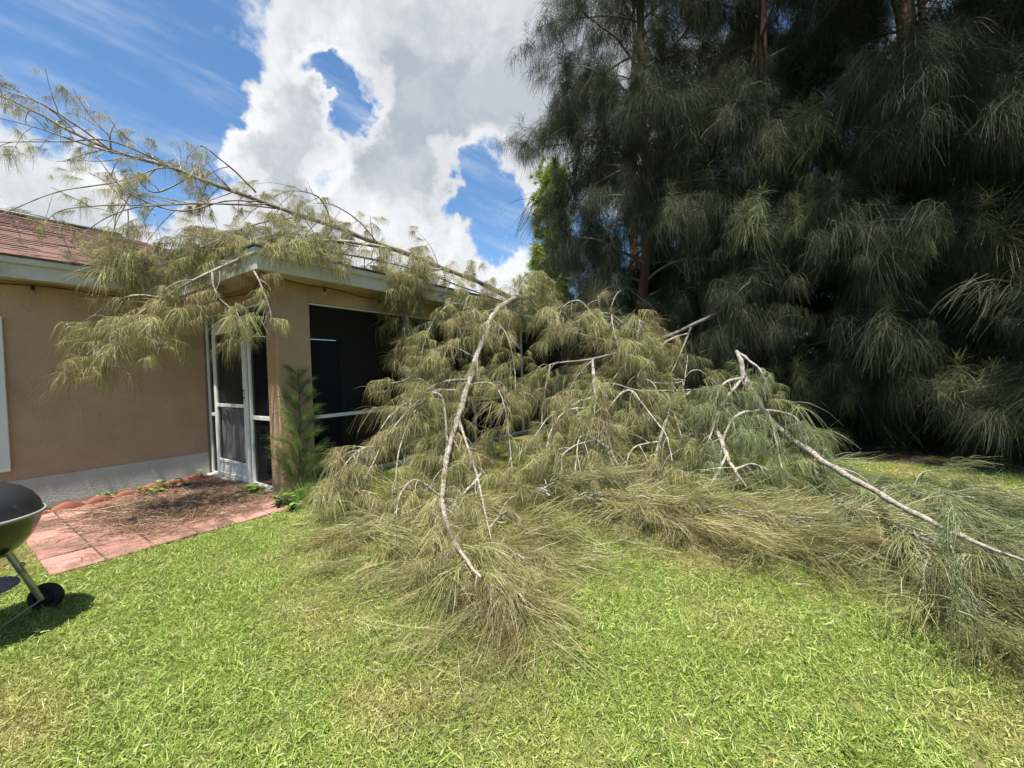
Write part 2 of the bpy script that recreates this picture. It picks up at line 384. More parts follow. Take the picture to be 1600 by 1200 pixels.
def tuft_arrays(kind, seed):
    rng = np.random.default_rng(seed)
    lf, sf = rng.uniform(.75, 1.35), rng.uniform(.5, 1.3)
    if kind == 'hang':            # out of a short twig, briefly outward, then straight down like a horse tail
        n = 112; tw = rng.uniform(.20, .48); tx = rng.uniform(0, tw, n) ** 1.0; org = np.stack([tx, rng.normal(0, .012, n), -.25 * tx * tx / tw], 1)
        a = rng.uniform(0, 2 * np.pi, n); el = rng.uniform(-1.0, .45, n)
        d = np.stack([np.cos(a) * np.cos(el) * sf + .5, np.sin(a) * np.cos(el) * sf, np.sin(el)], 1)
        return strands(rng, org, d, lf * rng.uniform(.10, .38, n), 6, rng.uniform(.30, .85, n), .0019, .0009, .08)
    if kind == 'spray':           # swept along +X, drooping
        n = 95; tx = rng.uniform(0, .30, n); org = np.stack([tx, rng.normal(0, .016, n), rng.normal(-.01, .014, n)], 1)
        d = np.stack([rng.uniform(.25, 1.2, n), rng.normal(0, .55 * sf, n), rng.normal(-.12, .32, n)], 1)
        return strands(rng, org, d, lf * rng.uniform(.12, .38, n), 5, rng.uniform(.15, .50, n), .0019, .0009, .08)
    if kind == 'lie':             # flattened on the ground along +X
        n = 85; tx = rng.uniform(0, .5, n); org = np.stack([tx, rng.normal(0, .06, n), rng.uniform(.005, .08, n)], 1)
        d = np.stack([rng.uniform(.7, 1.2, n), rng.normal(rng.normal(0, .2), .26, n), rng.uniform(-.1, .25, n)], 1)
        return strands(rng, org, d, lf * rng.uniform(.12, .36, n), 5, rng.uniform(.06, .22, n), .0020, .0009, .10, flat=.004)
    if kind in ('plume', 'tip'):           # standing tree: upright fresh tip above long skirts that fan out and down
        n = 140; tz = rng.uniform(0, 1, n) ** 1.3; org = np.stack([rng.normal(0, .02, n), rng.normal(0, .02, n), .34 * tz], 1)
        a = rng.uniform(0, 2 * np.pi, n); el = -.5 + 1.8 * tz ** 1.5
        d = np.stack([np.cos(a) * np.cos(el), np.sin(a) * np.cos(el), np.sin(el)], 1)
        return strands(rng, org, d, rng.uniform(.25, .46, n) * (1 - .6 * tz) * lf, 5, .05 + .50 * (1 - tz) * rng.uniform(.5, 1.2, n), .0018, .0009, .05)
    if kind == 'weep':            # standing tree: long soft curtain
        n = 130; tx = rng.uniform(-.1, .30, n); org = np.stack([tx, rng.normal(0, .05, n), rng.normal(0, .03, n)], 1)
        a = rng.uniform(0, 2 * np.pi, n); el = rng.uniform(-1.1, .3, n)
        d = np.stack([np.cos(a) * np.cos(el) + .5, np.sin(a) * np.cos(el), np.sin(el)], 1)
        return strands(rng, org, d, lf * rng.uniform(.22, .46, n), 4, rng.uniform(.34, .72, n), .0019, .0009, .06)
    if kind == 'fresh':           # sapling shoot
        n = 70; tx = rng.uniform(0, .25, n); org = np.stack([tx, rng.normal(0, .006, n), rng.normal(0, .006, n)], 1)
        a = rng.uniform(0, 2 * np.pi, n)
        d = np.stack([rng.uniform(.7, 1.2, n), .6 * np.cos(a), .6 * np.sin(a) + .15], 1)
        return strands(rng, org, d, rng.uniform(.08, .19, n), 4, rng.uniform(.0, .10, n), .0012, .0006, .06)
    if kind == 'brush':           # pine needle cluster
        n = 60; a = rng.normal(size=(n, 3)); a[:, 2] += .5
        return strands(rng, np.zeros((n, 3)), a, rng.uniform(.16, .24, n), 3, .05, .008, .003, .03)
    if kind == 'grass':           # lawn clump of broad, short, bent blades
        n = 60; org = np.stack([rng.uniform(-.07, .07, n), rng.uniform(-.07, .07, n), np.full(n, -.004)], 1)
        d = np.stack([rng.normal(0, .75, n), rng.normal(0, .75, n), rng.uniform(.35, 1.1, n)], 1)
        return strands(rng, org, d, rng.uniform(.020, .046, n), 3, rng.uniform(.10, .40, n), .0023, .0008, .10)
    if kind == 'tallgrass':
        n = 40; org = np.stack([rng.normal(0, .05, n), rng.normal(0, .05, n), np.zeros(n)], 1)
        d = np.stack([rng.normal(0, .4, n), rng.normal(0, .4, n), rng.uniform(.8, 1.2, n)], 1)
        return strands(rng, org, d, rng.uniform(.18, .42, n), 6, rng.uniform(.08, .26, n), .0045, .0012, .05)
    if kind == 'straw':           # fallen needles and twig bits lying flat
        n = 22; org = np.stack([rng.uniform(-.12, .12, n), rng.uniform(-.12, .12, n), rng.uniform(.002, .012, n)], 1)
        a = rng.uniform(0, 2 * np.pi, n); d = np.stack([np.cos(a), np.sin(a), np.zeros(n)], 1)
        return strands(rng, org, d, rng.uniform(.06, .2, n), 4, .02, .0013, .0008, .16, flat=.002)
TUFT_COLL = {}
def tufts(kind, mat, nvar=4, widen=1.0):
    key = (kind, mat, widen)
    if key in TUFT_COLL: return TUFT_COLL[key]
    c = bpy.data.collections.new('tufts_%s_%s_%g' % (kind, mat, widen))
    for k in range(nvar):
        V, Q, S = tuft_arrays(kind, 100 + 17 * k + len(kind))
        if widen != 1.0:
            c2 = V.reshape(-1, 2, 3); mid = c2.mean(1, keepdims=True); V = (mid + (c2 - mid) * widen).reshape(-1, 3)
        me = fast_mesh('tuft_%s_%d' % (kind, k), V, Q, mat, S)
        c.objects.link(bpy.data.objects.new('tuft_%s_%s_%d' % (kind, mat, k), me))
    TUFT_COLL[key] = (c, nvar); return TUFT_COLL[key]
def scatter(name, P, rot, scl, coll, parent=None, seed=0):
    """one object whose points each carry a clump of strands (geometry nodes)"""
    c, nvar = coll; P = np.asarray(P, np.float32); n = len(P)
    me = bpy.data.meshes.new(name); me.vertices.add(n); me.vertices.foreach_set('co', P.ravel())
    for nm, ty, arr, key in (('t_rot', 'FLOAT_VECTOR', np.asarray(rot, np.float32), 'vector'), ('t_scl', 'FLOAT', np.asarray(scl, np.float32), 'value'),
                             ('t_idx', 'INT', np.random.default_rng(seed).integers(0, nvar, n).astype(np.int32), 'value')):
        a = me.attributes.new(nm, ty, 'POINT'); a.data.foreach_set(key, arr.ravel())
    me.update()
    o = link(bpy.data.objects.new(name, me), parent)
    ng = bpy.data.node_groups.new('scatter_' + name, 'GeometryNodeTree')
    ng.interface.new_socket('Geometry', in_out='INPUT', socket_type='NodeSocketGeometry'); ng.interface.new_socket('Geometry', in_out='OUTPUT', socket_type='NodeSocketGeometry')
    N, L = ng.nodes, ng.links
    gi, go = N.new('NodeGroupInput'), N.new('NodeGroupOutput')
    ci = N.new('GeometryNodeCollectionInfo'); ci.inputs['Collection'].default_value = c; ci.inputs['Separate Children'].default_value = True; ci.inputs['Reset Children'].default_value = True
    iop = N.new('GeometryNodeInstanceOnPoints'); iop.inputs['Pick Instance'].default_value = True
    def attr(nm, ty):
        a = N.new('GeometryNodeInputNamedAttribute'); a.data_type = ty; a.inputs['Name'].default_value = nm; return a.outputs[0]
    e2r = N.new('FunctionNodeEulerToRotation')
    L.new(gi.outputs[0], iop.inputs['Points']); L.new(ci.outputs[0], iop.inputs['Instance'])
    L.new(attr('t_idx', 'INT'), iop.inputs['Instance Index']); L.new(attr('t_rot', 'FLOAT_VECTOR'), e2r.inputs[0]); L.new(e2r.outputs[0], iop.inputs['Rotation'])
    L.new(attr('t_scl', 'FLOAT'), iop.inputs['Scale']); L.new(iop.outputs[0], go.inputs[0])
    md = o.modifiers.new('scatter', 'NODES'); md.node_group = ng
    o['kind'] = 'stuff'
    return o

class Plant:
    """wood and leaf clumps of one tree or limb"""
    def __init__(s, seed, floor=None):
        s.rng = np.random.default_rng(seed); s.twigs = Wood(); s.t = {}; s.floor = floor or (lambda x, y: 0.0)
    def clump(s, kind, p, yaw, scale, tilt=.18):
        r = s.rng; s.t.setdefault(kind, []).append((p[0], p[1], p[2], r.normal(0, tilt), r.normal(0, tilt), yaw, scale))
    def twig(s, p0, d, length, r0, r1, grav=.10, wander=.10, seg=7):
        """a drooping side twig that rests on the floor where it meets it"""
        d = d / np.linalg.norm(d); p = np.array(p0, float); pts = [p.copy()]
        for k in range(seg):
            d = d + np.array([0, 0, -grav]) + s.rng.normal(size=3) * wander; d /= np.linalg.norm(d)
            p = p + d * length / seg
            fl = s.floor(p[0], p[1]) + .03
            if p[2] < fl:
                p[2] = fl + s.rng.uniform(0, .03); d[2] = max(d[2], -.02); d /= np.linalg.norm(d) + 1e-9
            pts.append(p.copy())
        pts = np.array(pts); s.twigs.tube(pts, np.linspace(r0, r1, len(pts)), 5)
        return pts
    def dress(s, pts, per_m, scale, t0=.2, kinds=('hang',), low='lie', low_h=.16, jitter=.05, yaw_j=.7):
        seg = np.linalg.norm(np.diff(pts, axis=0), axis=1); Ln = seg.sum(); n = max(1, int(round(per_m * Ln * (1 - t0))))
        cum = np.concatenate([[0], np.cumsum(seg)]) / Ln
        for t in np.sort(np.append(s.rng.uniform(t0, 1, n), 1.0)):
            i = min(np.searchsorted(cum, t, 'right') - 1, len(seg) - 1); f = (t - cum[i]) / max(cum[i + 1] - cum[i], 1e-6)
            p = pts[i] * (1 - f) + pts[i + 1] * f + s.rng.normal(size=3) * jitter; d = pts[i + 1] - pts[i]
            h = p[2] - s.floor(p[0], p[1])
            k = low if (low and h < low_h) else kinds[s.rng.integers(len(kinds))]
            yaw = math.atan2(d[1], d[0]) + s.rng.normal(0, yaw_j * (.6 if k == 'lie' else 1))
            if k == 'lie': p[2] = max(s.floor(p[0], p[1]) + .01, p[2] - .06)
            s.clump(k, p, yaw, scale * s.rng.choice([.55, .8, 1.0, 1.25, 1.5], p=[.2, .27, .28, .17, .08]) * s.rng.uniform(.88, 1.12), .2)
    def limb(s, path, n, length, per_m=9, scale=1.0, t0=.15, t1=1.0, r=(.011, .004), grav=.13, fwd=.55, up=.1, kinds=('hang', 'spray'), low='lie', sub=0, end=True, jit=.05, taper=.5):
        """side twigs with leaf clumps all along a given (already smoothed) path"""
        for k in range(n):
            t = t0 + (t1 - t0) * (k + s.rng.uniform(0, 1)) / n
            i = min(int(t * (len(path) - 1)), len(path) - 2); f = t * (len(path) - 1) - i
            p = path[i] * (1 - f) + path[i + 1] * f; T = path[i + 1] - path[i]; T /= np.linalg.norm(T) + 1e-9
            q = s.rng.normal(size=3); q -= T * q.dot(T); q /= np.linalg.norm(q); q[2] += up
            ln = length * (1 - taper * (t - t0)) * s.rng.uniform(.55, 1.2)
            pts = s.twig(p, fwd * T + .85 * q, ln, r[0], r[1], grav)
            s.dress(pts, per_m, scale, .25, kinds, low, jitter=jit)
            for _ in range(sub):
                j = s.rng.integers(2, len(pts) - 1); q2 = s.rng.normal(size=3); q2[2] = abs(q2[2]) * .3
                p2 = s.twig(pts[j], (pts[j + 1] - pts[j]) / np.linalg.norm(pts[j + 1] - pts[j]) * .8 + q2 * .6, ln * .5, r[1] * 1.2, r[1] * .6, grav)
                s.dress(p2, per_m, scale, .3, kinds, low, jitter=jit)
        if end: s.dress(path[int(len(path) * .85):], per_m, scale, 0, kinds, low)
    def finish(s, parent, twig_mat, leaf, widen=1.0, names=None):
        tw = s.twigs.build('twigs', twig_mat, parent)
        if tw: tw['kind'] = 'stuff'
        for kind, rows in s.t.items():
            A = np.array(rows); mt = leaf[kind] if isinstance(leaf, dict) else leaf
            scatter('foliage', A[:, :3], A[:, 3:6], A[:, 6], tufts(kind, mt, 7, widen), parent, len(rows))

# ------------------------------------------------------------------ house frame (u along the long walls, v towards the house)
YAW = R_(34.529)
D1 = np.array([math.sin(YAW), math.cos(YAW)]); D2 = np.array([-math.cos(YAW), math.sin(YAW)])
def uv(x, y): return x * D1[0] + y * D1[1], x * D2[0] + y * D2[1]
def xy(u, v): return u * D1[0] + v * D2[0], u * D1[1] + v * D2[1]
def hxyz(u, v, z): x, y = xy(u, v); return np.array([x, y, z])
def atv(px, py, v):                       # a picture point on the vertical plane v = const
    d = ray(px, py); t = v / (d[0] * D2[0] + d[1] * D2[1]); return np.array([d[0] * t, d[1] * t, CAM_H + d[2] * t])
U_DOOR, V_PORCH, V_MAIN, Z_SOF, Z_ROOF = 2.38, 4.93, 7.05, 2.52, 2.75
U_EAVE, V_EAVE, V_MEAVE, U_END = 2.04, 4.57, 6.78, 9.6
PITCH_MAIN, V_RIDGE, U_HIP = .40, 9.95, 2.2
def roof_z(x, y):
    """top of the roofs, else the ground"""
    u, v = uv(x, y); z = 0.0
    if U_EAVE < u < U_END + .4 and v > V_EAVE: z = Z_ROOF + .06 * min(v - V_EAVE, 2.2)
    if v > V_MEAVE and u > -9:
        z = max(z, min(Z_ROOF + PITCH_MAIN * (min(v, 2 * V_RIDGE - v) - V_MEAVE), Z_ROOF + PITCH_MAIN * (U_HIP + V_RIDGE - V_MEAVE - u)) + .04)
    return z

# ------------------------------------------------------------------ ground
def build_ground():
    n = 60; xs = np.concatenate([[-300, -80], np.linspace(-30, 30, n), [80, 300]]); ys = np.concatenate([[-300, -80], np.linspace(-30, 30, n), [80, 300]])
    V = [(x, y, 0.0) for y in ys for x in xs]; k = len(xs)
    Fc = [(j * k + i, j * k + i + 1, (j + 1) * k + i + 1, (j + 1) * k + i) for j in range(k - 1) for i in range(k - 1)]
    g = mesh_obj('lawn', V, Fc, 'lawn_base'); tag(g, 'sunlit green lawn in front of the house and trees', kind='structure')
    # bare shaded soil under the standing trees
    rng = np.random.default_rng(5)
    pts = [(0.9, 8.8), (2.4, 7.3), (4.3, 6.2), (5.7, 5.1), (7.0, 3.9), (9, 2.2), (22, 1.0), (26, 22), (2, 24)]
    P = smooth_path([(x, y, .004) for x, y in pts] + [(pts[0][0], pts[0][1], .004)], 8)[:-1]
    P[:, :2] += rng.normal(0, .08, (len(P), 2)); P[:, 2] = .004
    s = mesh_obj('soil', P, [tuple(range(len(P)))], 'soil'); tag(s, 'dark bare soil and litter under the standing trees', kind='structure')
build_ground()

# ------------------------------------------------------------------ house
house = empty('house', (*xy(U_DOOR, V_PORCH), 0), math.atan2(D1[1], D1[0]))
PINV[house.name] = Matrix.Translation((-U_DOOR, -V_PORCH, 0))
tag(house, 'tan stucco bungalow with red shingle roof and corner screened porch', 'house')
def hb(name, blist, mat, parent=house, bev=0.0): return boxes(name, blist, mat, parent, bev)
def build_house():
    # main wall and plinth (also the back wall of the porch)
    hb('wall', [((-8, V_MAIN, .33), (U_DOOR, V_MAIN + .2, Z_SOF))], 'stucco_tan')
    hb('plinth', [((-8, V_MAIN - .012, -.05), (U_DOOR - .002, V_MAIN + .2, .329))], 'plinth_grey')
    hb('wall', [((-8.2, V_MAIN, -.05), (-8.001, 13.0, Z_SOF)), ((-8.2, 13.0, -.05), (U_END, 13.2, Z_SOF)), ((U_END, V_PORCH, -.05), (U_END + .2, 13.2, Z_SOF))], 'stucco_tan')
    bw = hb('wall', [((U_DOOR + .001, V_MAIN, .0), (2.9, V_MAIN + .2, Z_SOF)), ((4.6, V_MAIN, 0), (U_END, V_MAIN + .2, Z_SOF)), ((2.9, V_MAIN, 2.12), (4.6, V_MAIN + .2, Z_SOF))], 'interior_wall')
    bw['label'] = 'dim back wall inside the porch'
    # sliding glass door in the porch back wall
    sd = hb('sliding_door', [((2.9, V_MAIN + .08, .06), (3.74, V_MAIN + .10, 2.06)), ((3.76, V_MAIN + .11, .06), (4.6, V_MAIN + .13, 2.06))], 'interior_dark')
    hb('door_frame', [((2.84, V_MAIN - .03, .05), (2.92, V_MAIN + .06, 2.14)), ((4.58, V_MAIN - .03, .05), (4.66, V_MAIN + .06, 2.14)), ((2.92, V_MAIN - .03, 2.07), (4.58, V_MAIN + .06, 2.14)), ((3.72, V_MAIN - .01, .05), (3.78, V_MAIN + .07, 2.07))], 'interior_frame', sd)
    hb('porch_floor', [((U_DOOR + .06, V_PORCH + .05, -.05), (U_END, V_MAIN - .002, .03))], 'paver_red')
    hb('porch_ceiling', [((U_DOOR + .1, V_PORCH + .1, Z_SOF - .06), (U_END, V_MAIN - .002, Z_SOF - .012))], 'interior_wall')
    # window with raised trim at the left
    wt = hb('window', [((-.80, V_MAIN - .004, .60), (.40, V_MAIN + .02, 1.95))], 'interior_dark')
    for lo, hi in (((.40, V_MAIN - .045, .44), (.55, V_MAIN - .001, 2.12)), ((-.95, V_MAIN - .045, .44), (-.80, V_MAIN - .001, 2.12)), ((-.80, V_MAIN - .046, .44), (.40, V_MAIN - .001, .60)), ((-.80, V_MAIN - .046, 1.95), (.40, V_MAIN - .001, 2.12))):
        hb('window_trim', [(lo, hi)], 'trim_white', wt, .006)
    # porch post and headers
    hb('post', [((U_DOOR, V_PORCH, -.05), (2.79, 5.18, Z_SOF))], 'stucco_tan', bev=.008)
    hb('header', [((U_DOOR + .003, 5.18, 2.30), (U_DOOR + .16, V_MAIN, Z_SOF))], 'stucco_tan')
    hb('header', [((2.79, V_PORCH + .003, 2.30), (U_END, V_PORCH + .16, Z_SOF))], 'stucco_tan')
    # screened wall beside the door (plane u = U_DOOR)
    u0, u1 = U_DOOR + .03, U_DOOR + .075
    def fr(name, v0, v1, z0, z1, du=0.0, parent=house, mat='frame_white'): return hb(name, [((u0 - du, v0, z0), (u1 - du, v1, z1))], mat, parent, .003)
    fr('mullion', 7.00, 7.045, .02, 2.30); fr('mullion', 6.765, 6.81, .02, 2.30); fr('mullion', 5.70, 5.76, .02, 2.30); fr('mullion', 5.185, 5.215, .02, 2.30)
    fr('rail', 6.81, 7.00, .86, .905); fr('rail', 5.215, 5.70, .855, .905); fr('rail', 5.215, 7.0, 2.272, 2.299, -.002); fr('rail', 5.76, 6.765, 2.09, 2.14)
    fr('rail', 5.215, 5.70, .0, .05); fr('rail', 6.81, 7.00, .0, .05)
    for v0, v1, z0, z1 in ((6.81, 7.0, .905, 2.272), (6.81, 7.0, .05, .86), (5.76, 6.765, 2.14, 2.272), (5.215, 5.70, .905, 2.272), (5.215, 5.70, .05, .855)):
        hb('screen', [((u0 + .02, v0, z0), (u0 + .022, v1, z1))], 'insect_screen')
    # screen door leaf
    dv0, dv1, dz0, dz1 = 5.775, 6.755, .03, 2.08
    door = hb('door', [((u0 - .03, dv0, dz0), (u0 + .004, dv0 + .075, dz1)), ((u0 - .03, dv1 - .075, dz0), (u0 + .004, dv1, dz1)), ((u0 - .029, dv0 + .075, dz1 - .08), (u0 + .003, dv1 - .075, dz1)),
                       ((u0 - .029, dv0 + .075, dz0), (u0 + .003, dv1 - .075, dz0 + .06)), ((u0 - .029, dv0 + .075, 1.0), (u0 + .003, dv1 - .075, 1.045))], 'frame_white', house, .003)
    door['label'] = 'white aluminium screen door with a lower kick panel'
    hb('kick_panel', [((u0 - .016, dv0 + .075, dz0 + .06), (u0 - .008, dv1 - .075, .24))], 'frame_white', door)
    for k in range(7): hb('kick_rib', [((u0 - .024, dv0 + .12 + k * .115, dz0 + .08), (u0 - .0165, dv0 + .155 + k * .115, .225))], 'frame_white', door, .002)
    hb('kick_bar', [((u0 - .03, dv0 + .0755, .241), (u0 - .002, dv1 - .0755, .275))], 'frame_white', door, .003)
    hb('screen', [((u0 - .012, dv0 + .075, 1.045), (u0 - .010, dv1 - .075, dz1 - .08)), ((u0 - .012, dv0 + .075, .275), (u0 - .010, dv1 - .075, 1.0))], 'door_screen', door)
    hb('handle', [((u0 - .075, dv0 + .03, 1.10), (u0 - .055, dv0 + .055, 1.26)), ((u0 - .056, dv0 + .035, 1.12), (u0 - .031, dv0 + .05, 1.14)), ((u0 - .056, dv0 + .035, 1.22), (u0 - .031, dv0 + .05, 1.24))], 'rubber_black', door, .002)
    # curtain pleats behind the lower half
    rng = random.Random(3); cv = np.linspace(dv0 + .08, dv1 - .08, 60); V = []
    for j, z in enumerate((.26, .6, .98)):
        for i, v in enumerate(cv): V.append((u0 + .035 + .018 * math.sin(v * 47 + .8 * math.sin(v * 13)) * (1.0 - .15 * j), v, z))
    k = len(cv); mesh_obj('curtain', V, [(j * k + i, j * k + i + 1, (j + 1) * k + i + 1, (j + 1) * k + i) for j in range(2) for i in range(k - 1)], 'curtain_grey', door, True)
    # threshold slab
    hb('threshold', [((U_DOOR - .05, 5.19, -.05), (u1, V_MAIN - .02, .026))], 'plinth_grey', bev=.006)
    # front screened wall (plane v = V_PORCH)
    v0, v1 = V_PORCH + .03, V_PORCH + .075
    def ff(name, a, b, z0, z1, dv=0.0): return hb(name, [((a, v0 - dv, z0), (b, v1 - dv, z1))], 'frame_white', house, .003)
    edges = [2.79, 4.36, 5.95, 7.6, U_END]
    for k, ue in enumerate(edges):
        if k: ff('mullion', ue, ue + .05, .03, 2.30) if k < 4 else ff('mullion', ue - .05, ue, .03, 2.30)
    for a, b in zip(edges[:-1], edges[1:]):
        b2 = b if b < U_END else b - .05
        ff('rail', a + (.05 if a > 3 else .0), b2, .845, .89); ff('rail', a + (.05 if a > 3 else .0), b2, 2.28, 2.299); ff('rail', a + .05, b2, .03, .075)
        hb('screen', [((a + (.05 if a > 3 else 0), v0 + .02, .89), (b2, v0 + .022, 2.28)), ((a + (.05 if a > 3 else 0), v0 + .02, .075), (b2, v0 + .022, .845))], 'insect_screen')
    hb('porch_kerb', [((2.79, V_PORCH - .01, -.05), (U_END, V_PORCH + .12, .028))], 'plinth_grey')
    # eaves: soffit, fascia, drip edge
    hb('soffit', [((U_EAVE + .02, V_EAVE + .02, Z_SOF), (U_END + .4, V_PORCH + .2, Z_SOF + .02)), ((U_EAVE + .021, V_PORCH + .2, Z_SOF + .001), (U_DOOR + .1, V_MAIN - .001, Z_SOF + .021)), ((-8.4, V_MEAVE + .02, Z_SOF + .002), (U_EAVE + .02, V_MAIN + .1, Z_SOF + .022))], 'soffit_cream')
    zt = 2.665
    hb('fascia', [((U_EAVE, V_EAVE - .002, Z_SOF - .012), (U_END + .4, V_EAVE + .022, zt))], 'fascia_paint', bev=.003)
    hb('fascia', [((U_EAVE - .002, V_EAVE + .023, Z_SOF - .011), (U_EAVE + .022, V_MEAVE, zt - .001))], 'fascia_paint', bev=.003)
    hb('fascia', [((-8.4, V_MEAVE, Z_SOF - .012), (U_EAVE - .003, V_MEAVE + .022, zt))], 'fascia_paint', bev=.003)
    hb('fascia', [((U_END + .4, V_EAVE, Z_SOF - .012), (U_END + .422, 12, zt))], 'fascia_paint', bev=.003)
    hb('drip_edge', [((U_EAVE - .03, V_EAVE - .03, zt - .004), (U_END + .43, V_EAVE + .03, Z_ROOF - .02))], 'fascia_paint', bev=.006)
    hb('drip_edge', [((U_EAVE - .031, V_EAVE + .031, zt - .005), (U_EAVE + .03, V_MEAVE, Z_ROOF - .021))], 'fascia_paint', bev=.006)
    hb('drip_edge', [((-8.43, V_MEAVE - .03, zt - .004), (U_EAVE - .032, V_MEAVE + .03, Z_ROOF - .02))], 'fascia_paint', bev=.006)
    # roofs
    z1, z2 = Z_ROOF - .019, Z_ROOF
    a = (U_EAVE - .045, V_EAVE - .045); b = (U_END + .45, V_EAVE - .045); s = .06
    V = []
    for dz in (0, .019):
        V += [(a[0], a[1], z1 + dz), (b[0], b[1], z1 + dz), (b[0], 7.3, z1 + dz + s * 2.7), (a[0] + 1.6, 7.3, z1 + dz + s * 2.7), (a[0], 6.7, z1 + dz + .02)]
    mesh_obj('porch_roof', V, [(5, 6, 7, 8, 9), (4, 3, 2, 1, 0)] + [(i, (i + 1) % 5, 5 + (i + 1) % 5, 5 + i) for i in range(5)], 'roof_edge', house)
    rz = Z_ROOF + PITCH_MAIN * (V_RIDGE - V_MEAVE); run = V_RIDGE - V_MEAVE
    V = [(-8.5, V_MEAVE - .045, z2), (U_HIP + run, V_MEAVE - .045, z2), (U_HIP, V_RIDGE, rz), (-8.5, V_RIDGE, rz), (U_HIP + run, 2 * V_RIDGE - V_MEAVE, z2), (-8.5, 2 * V_RIDGE - V_MEAVE, z2)]
    V += [(x, y, z - .02) for x, y, z in V]
    roof = mesh_obj('roof', V, [(0, 1, 2, 3), (1, 4, 2), (3, 2, 4, 5), (6, 9, 8, 7), (7, 8, 10), (9, 11, 10, 8), (0, 6, 7, 1), (0, 3, 9, 6), (3, 5, 11, 9)], 'roof_deck', house)
    tube = smooth_path([(-8.5, V_RIDGE, rz + .015), (U_HIP, V_RIDGE, rz + .015)], 4); tube_obj('ridge_cap', tube, .035, 'roof_edge', roof, 6)
    # shingles, course by course on the slope that faces the garden
    sl = math.atan(PITCH_MAIN); Lsl = run / math.cos(sl); ex = .135; W = .31; rows = int(Lsl / ex); rng = random.Random(7)
    protos = []
    for k in range(4):
        bm = bmesh.new(); bevel_box(bm, (0.003, 0, 0), (W * (.94 + .02 * k), .155, .011 + .003 * k), 0.0)
        for v in bm.verts:
            if v.co.y > .1: v.co.z -= .012
        me = bpy.data.meshes.new('shingle'); bm.to_mesh(me); bm.free(); me.materials.append(MATS['shingle_red']); protos.append(me)
    cells = []
    for r in range(rows):
        off = rng.uniform(0, W)
        for c in range(-22, 30):
            u = c * W + off
            vv = V_MEAVE - .05 + r * ex * math.cos(sl)
            lim = U_HIP + run - (vv - V_MEAVE)
            if u + W > lim: continue
            cells.append((u, vv, Z_ROOF + .004 + (vv - V_MEAVE) * PITCH_MAIN, r))
    def visible(c):
        return -.9 < c[0] < 2.6
    vis = sorted([c for c in cells if visible(c)], key=lambda c: c[0] ** 2 * .3 + c[1] ** 2)
    near = vis[:300]; nearset = set((c[0], c[3]) for c in near)
    for u, v, z, r in near:
        o = bpy.data.objects.new('shingle', protos[rng.randrange(4)]); link(o, roof); o.location = (u, v, z); o.rotation_euler = (sl, rng.uniform(-.01, .01), 0)
    bm = bmesh.new()
    for u, v, z, r in cells:
        if (u, r) in nearset or u < -4 : continue
        k = len(bm.verts); bevel_box(bm, (u + .003, v, z), (u + W - .003, v + .155 * math.cos(sl), z + .013))
        bm.verts.ensure_lookup_table()
        for w in bm.verts[k:]:
            w.co.z += (w.co.y - v) * PITCH_MAIN - (.012 if w.co.y > v + .05 else 0)
    me = bpy.data.meshes.new('shingle_courses'); bm.to_mesh(me); bm.free(); me.materials.append(MATS['shingle_red'])
    o = link(bpy.data.objects.new('shingle_courses', me), roof); o['kind'] = 'stuff'
build_house()

# ------------------------------------------------------------------ string of bulbs under the eaves
def build_lights():
    e = empty('string_lights', tuple(hxyz(U_EAVE + .1, V_EAVE + .1, Z_SOF - .05)))
    tag(e, 'dark cord of small clear bulbs strung under the eaves', 'string lights')
    def seg(pts, r=.006): tube_obj('cord', smooth_path(pts, 8), r, 'cable_dark', e, 5)
    z = Z_SOF - .012
    seg([hxyz(-.9, V_MAIN - .03, z - .03), hxyz(.2, V_MAIN - .03, z - .05), hxyz(.9, V_MAIN - .03, z - .02), hxyz(1.6, V_MAIN - .03, z - .05), hxyz(2.3, V_MAIN - .05, z - .02), hxyz(U_DOOR - .03, 6.4, z - .04)])
    seg([hxyz(U_DOOR - .03, 6.4, z - .04), hxyz(U_DOOR - .03, 5.6, z - .08), hxyz(U_DOOR - .04, 5.33, z - .06), hxyz(U_EAVE + .06, V_EAVE + .06, z - .01)])
    seg([hxyz(U_EAVE + .06, V_EAVE + .06, z - .01), hxyz(2.6, V_EAVE + .14, z - .05), hxyz(3.0, V_EAVE + .2, z - .03), hxyz(3.6, V_EAVE + .24, z - .07), hxyz(4.4, V_EAVE + .2, z - .03), hxyz(5.6, V_EAVE + .2, z - .06)])
    for u, v, dz in ((.0, V_MAIN - .04, .05), (.78, V_MAIN - .04, .03), (1.5, V_MAIN - .04, .05), (U_DOOR - .05, 5.3, .07), (2.9, V_EAVE + .19, .04), (3.75, V_EAVE + .24, .07), (4.9, V_EAVE + .2, .05)):
        p = hxyz(u, v, z - dz)
        s = lathe('socket', [(0.001, .0), (.015, 0), (.016, -.035), (.014, -.045)], 'rubber_black', e, 10, p)
        lathe('bulb', [(.011, -.045), (.016, -.058), (.018, -.072), (.013, -.086), (.001, -.093)], 'bulb_glass', s, 10, p)
build_lights()

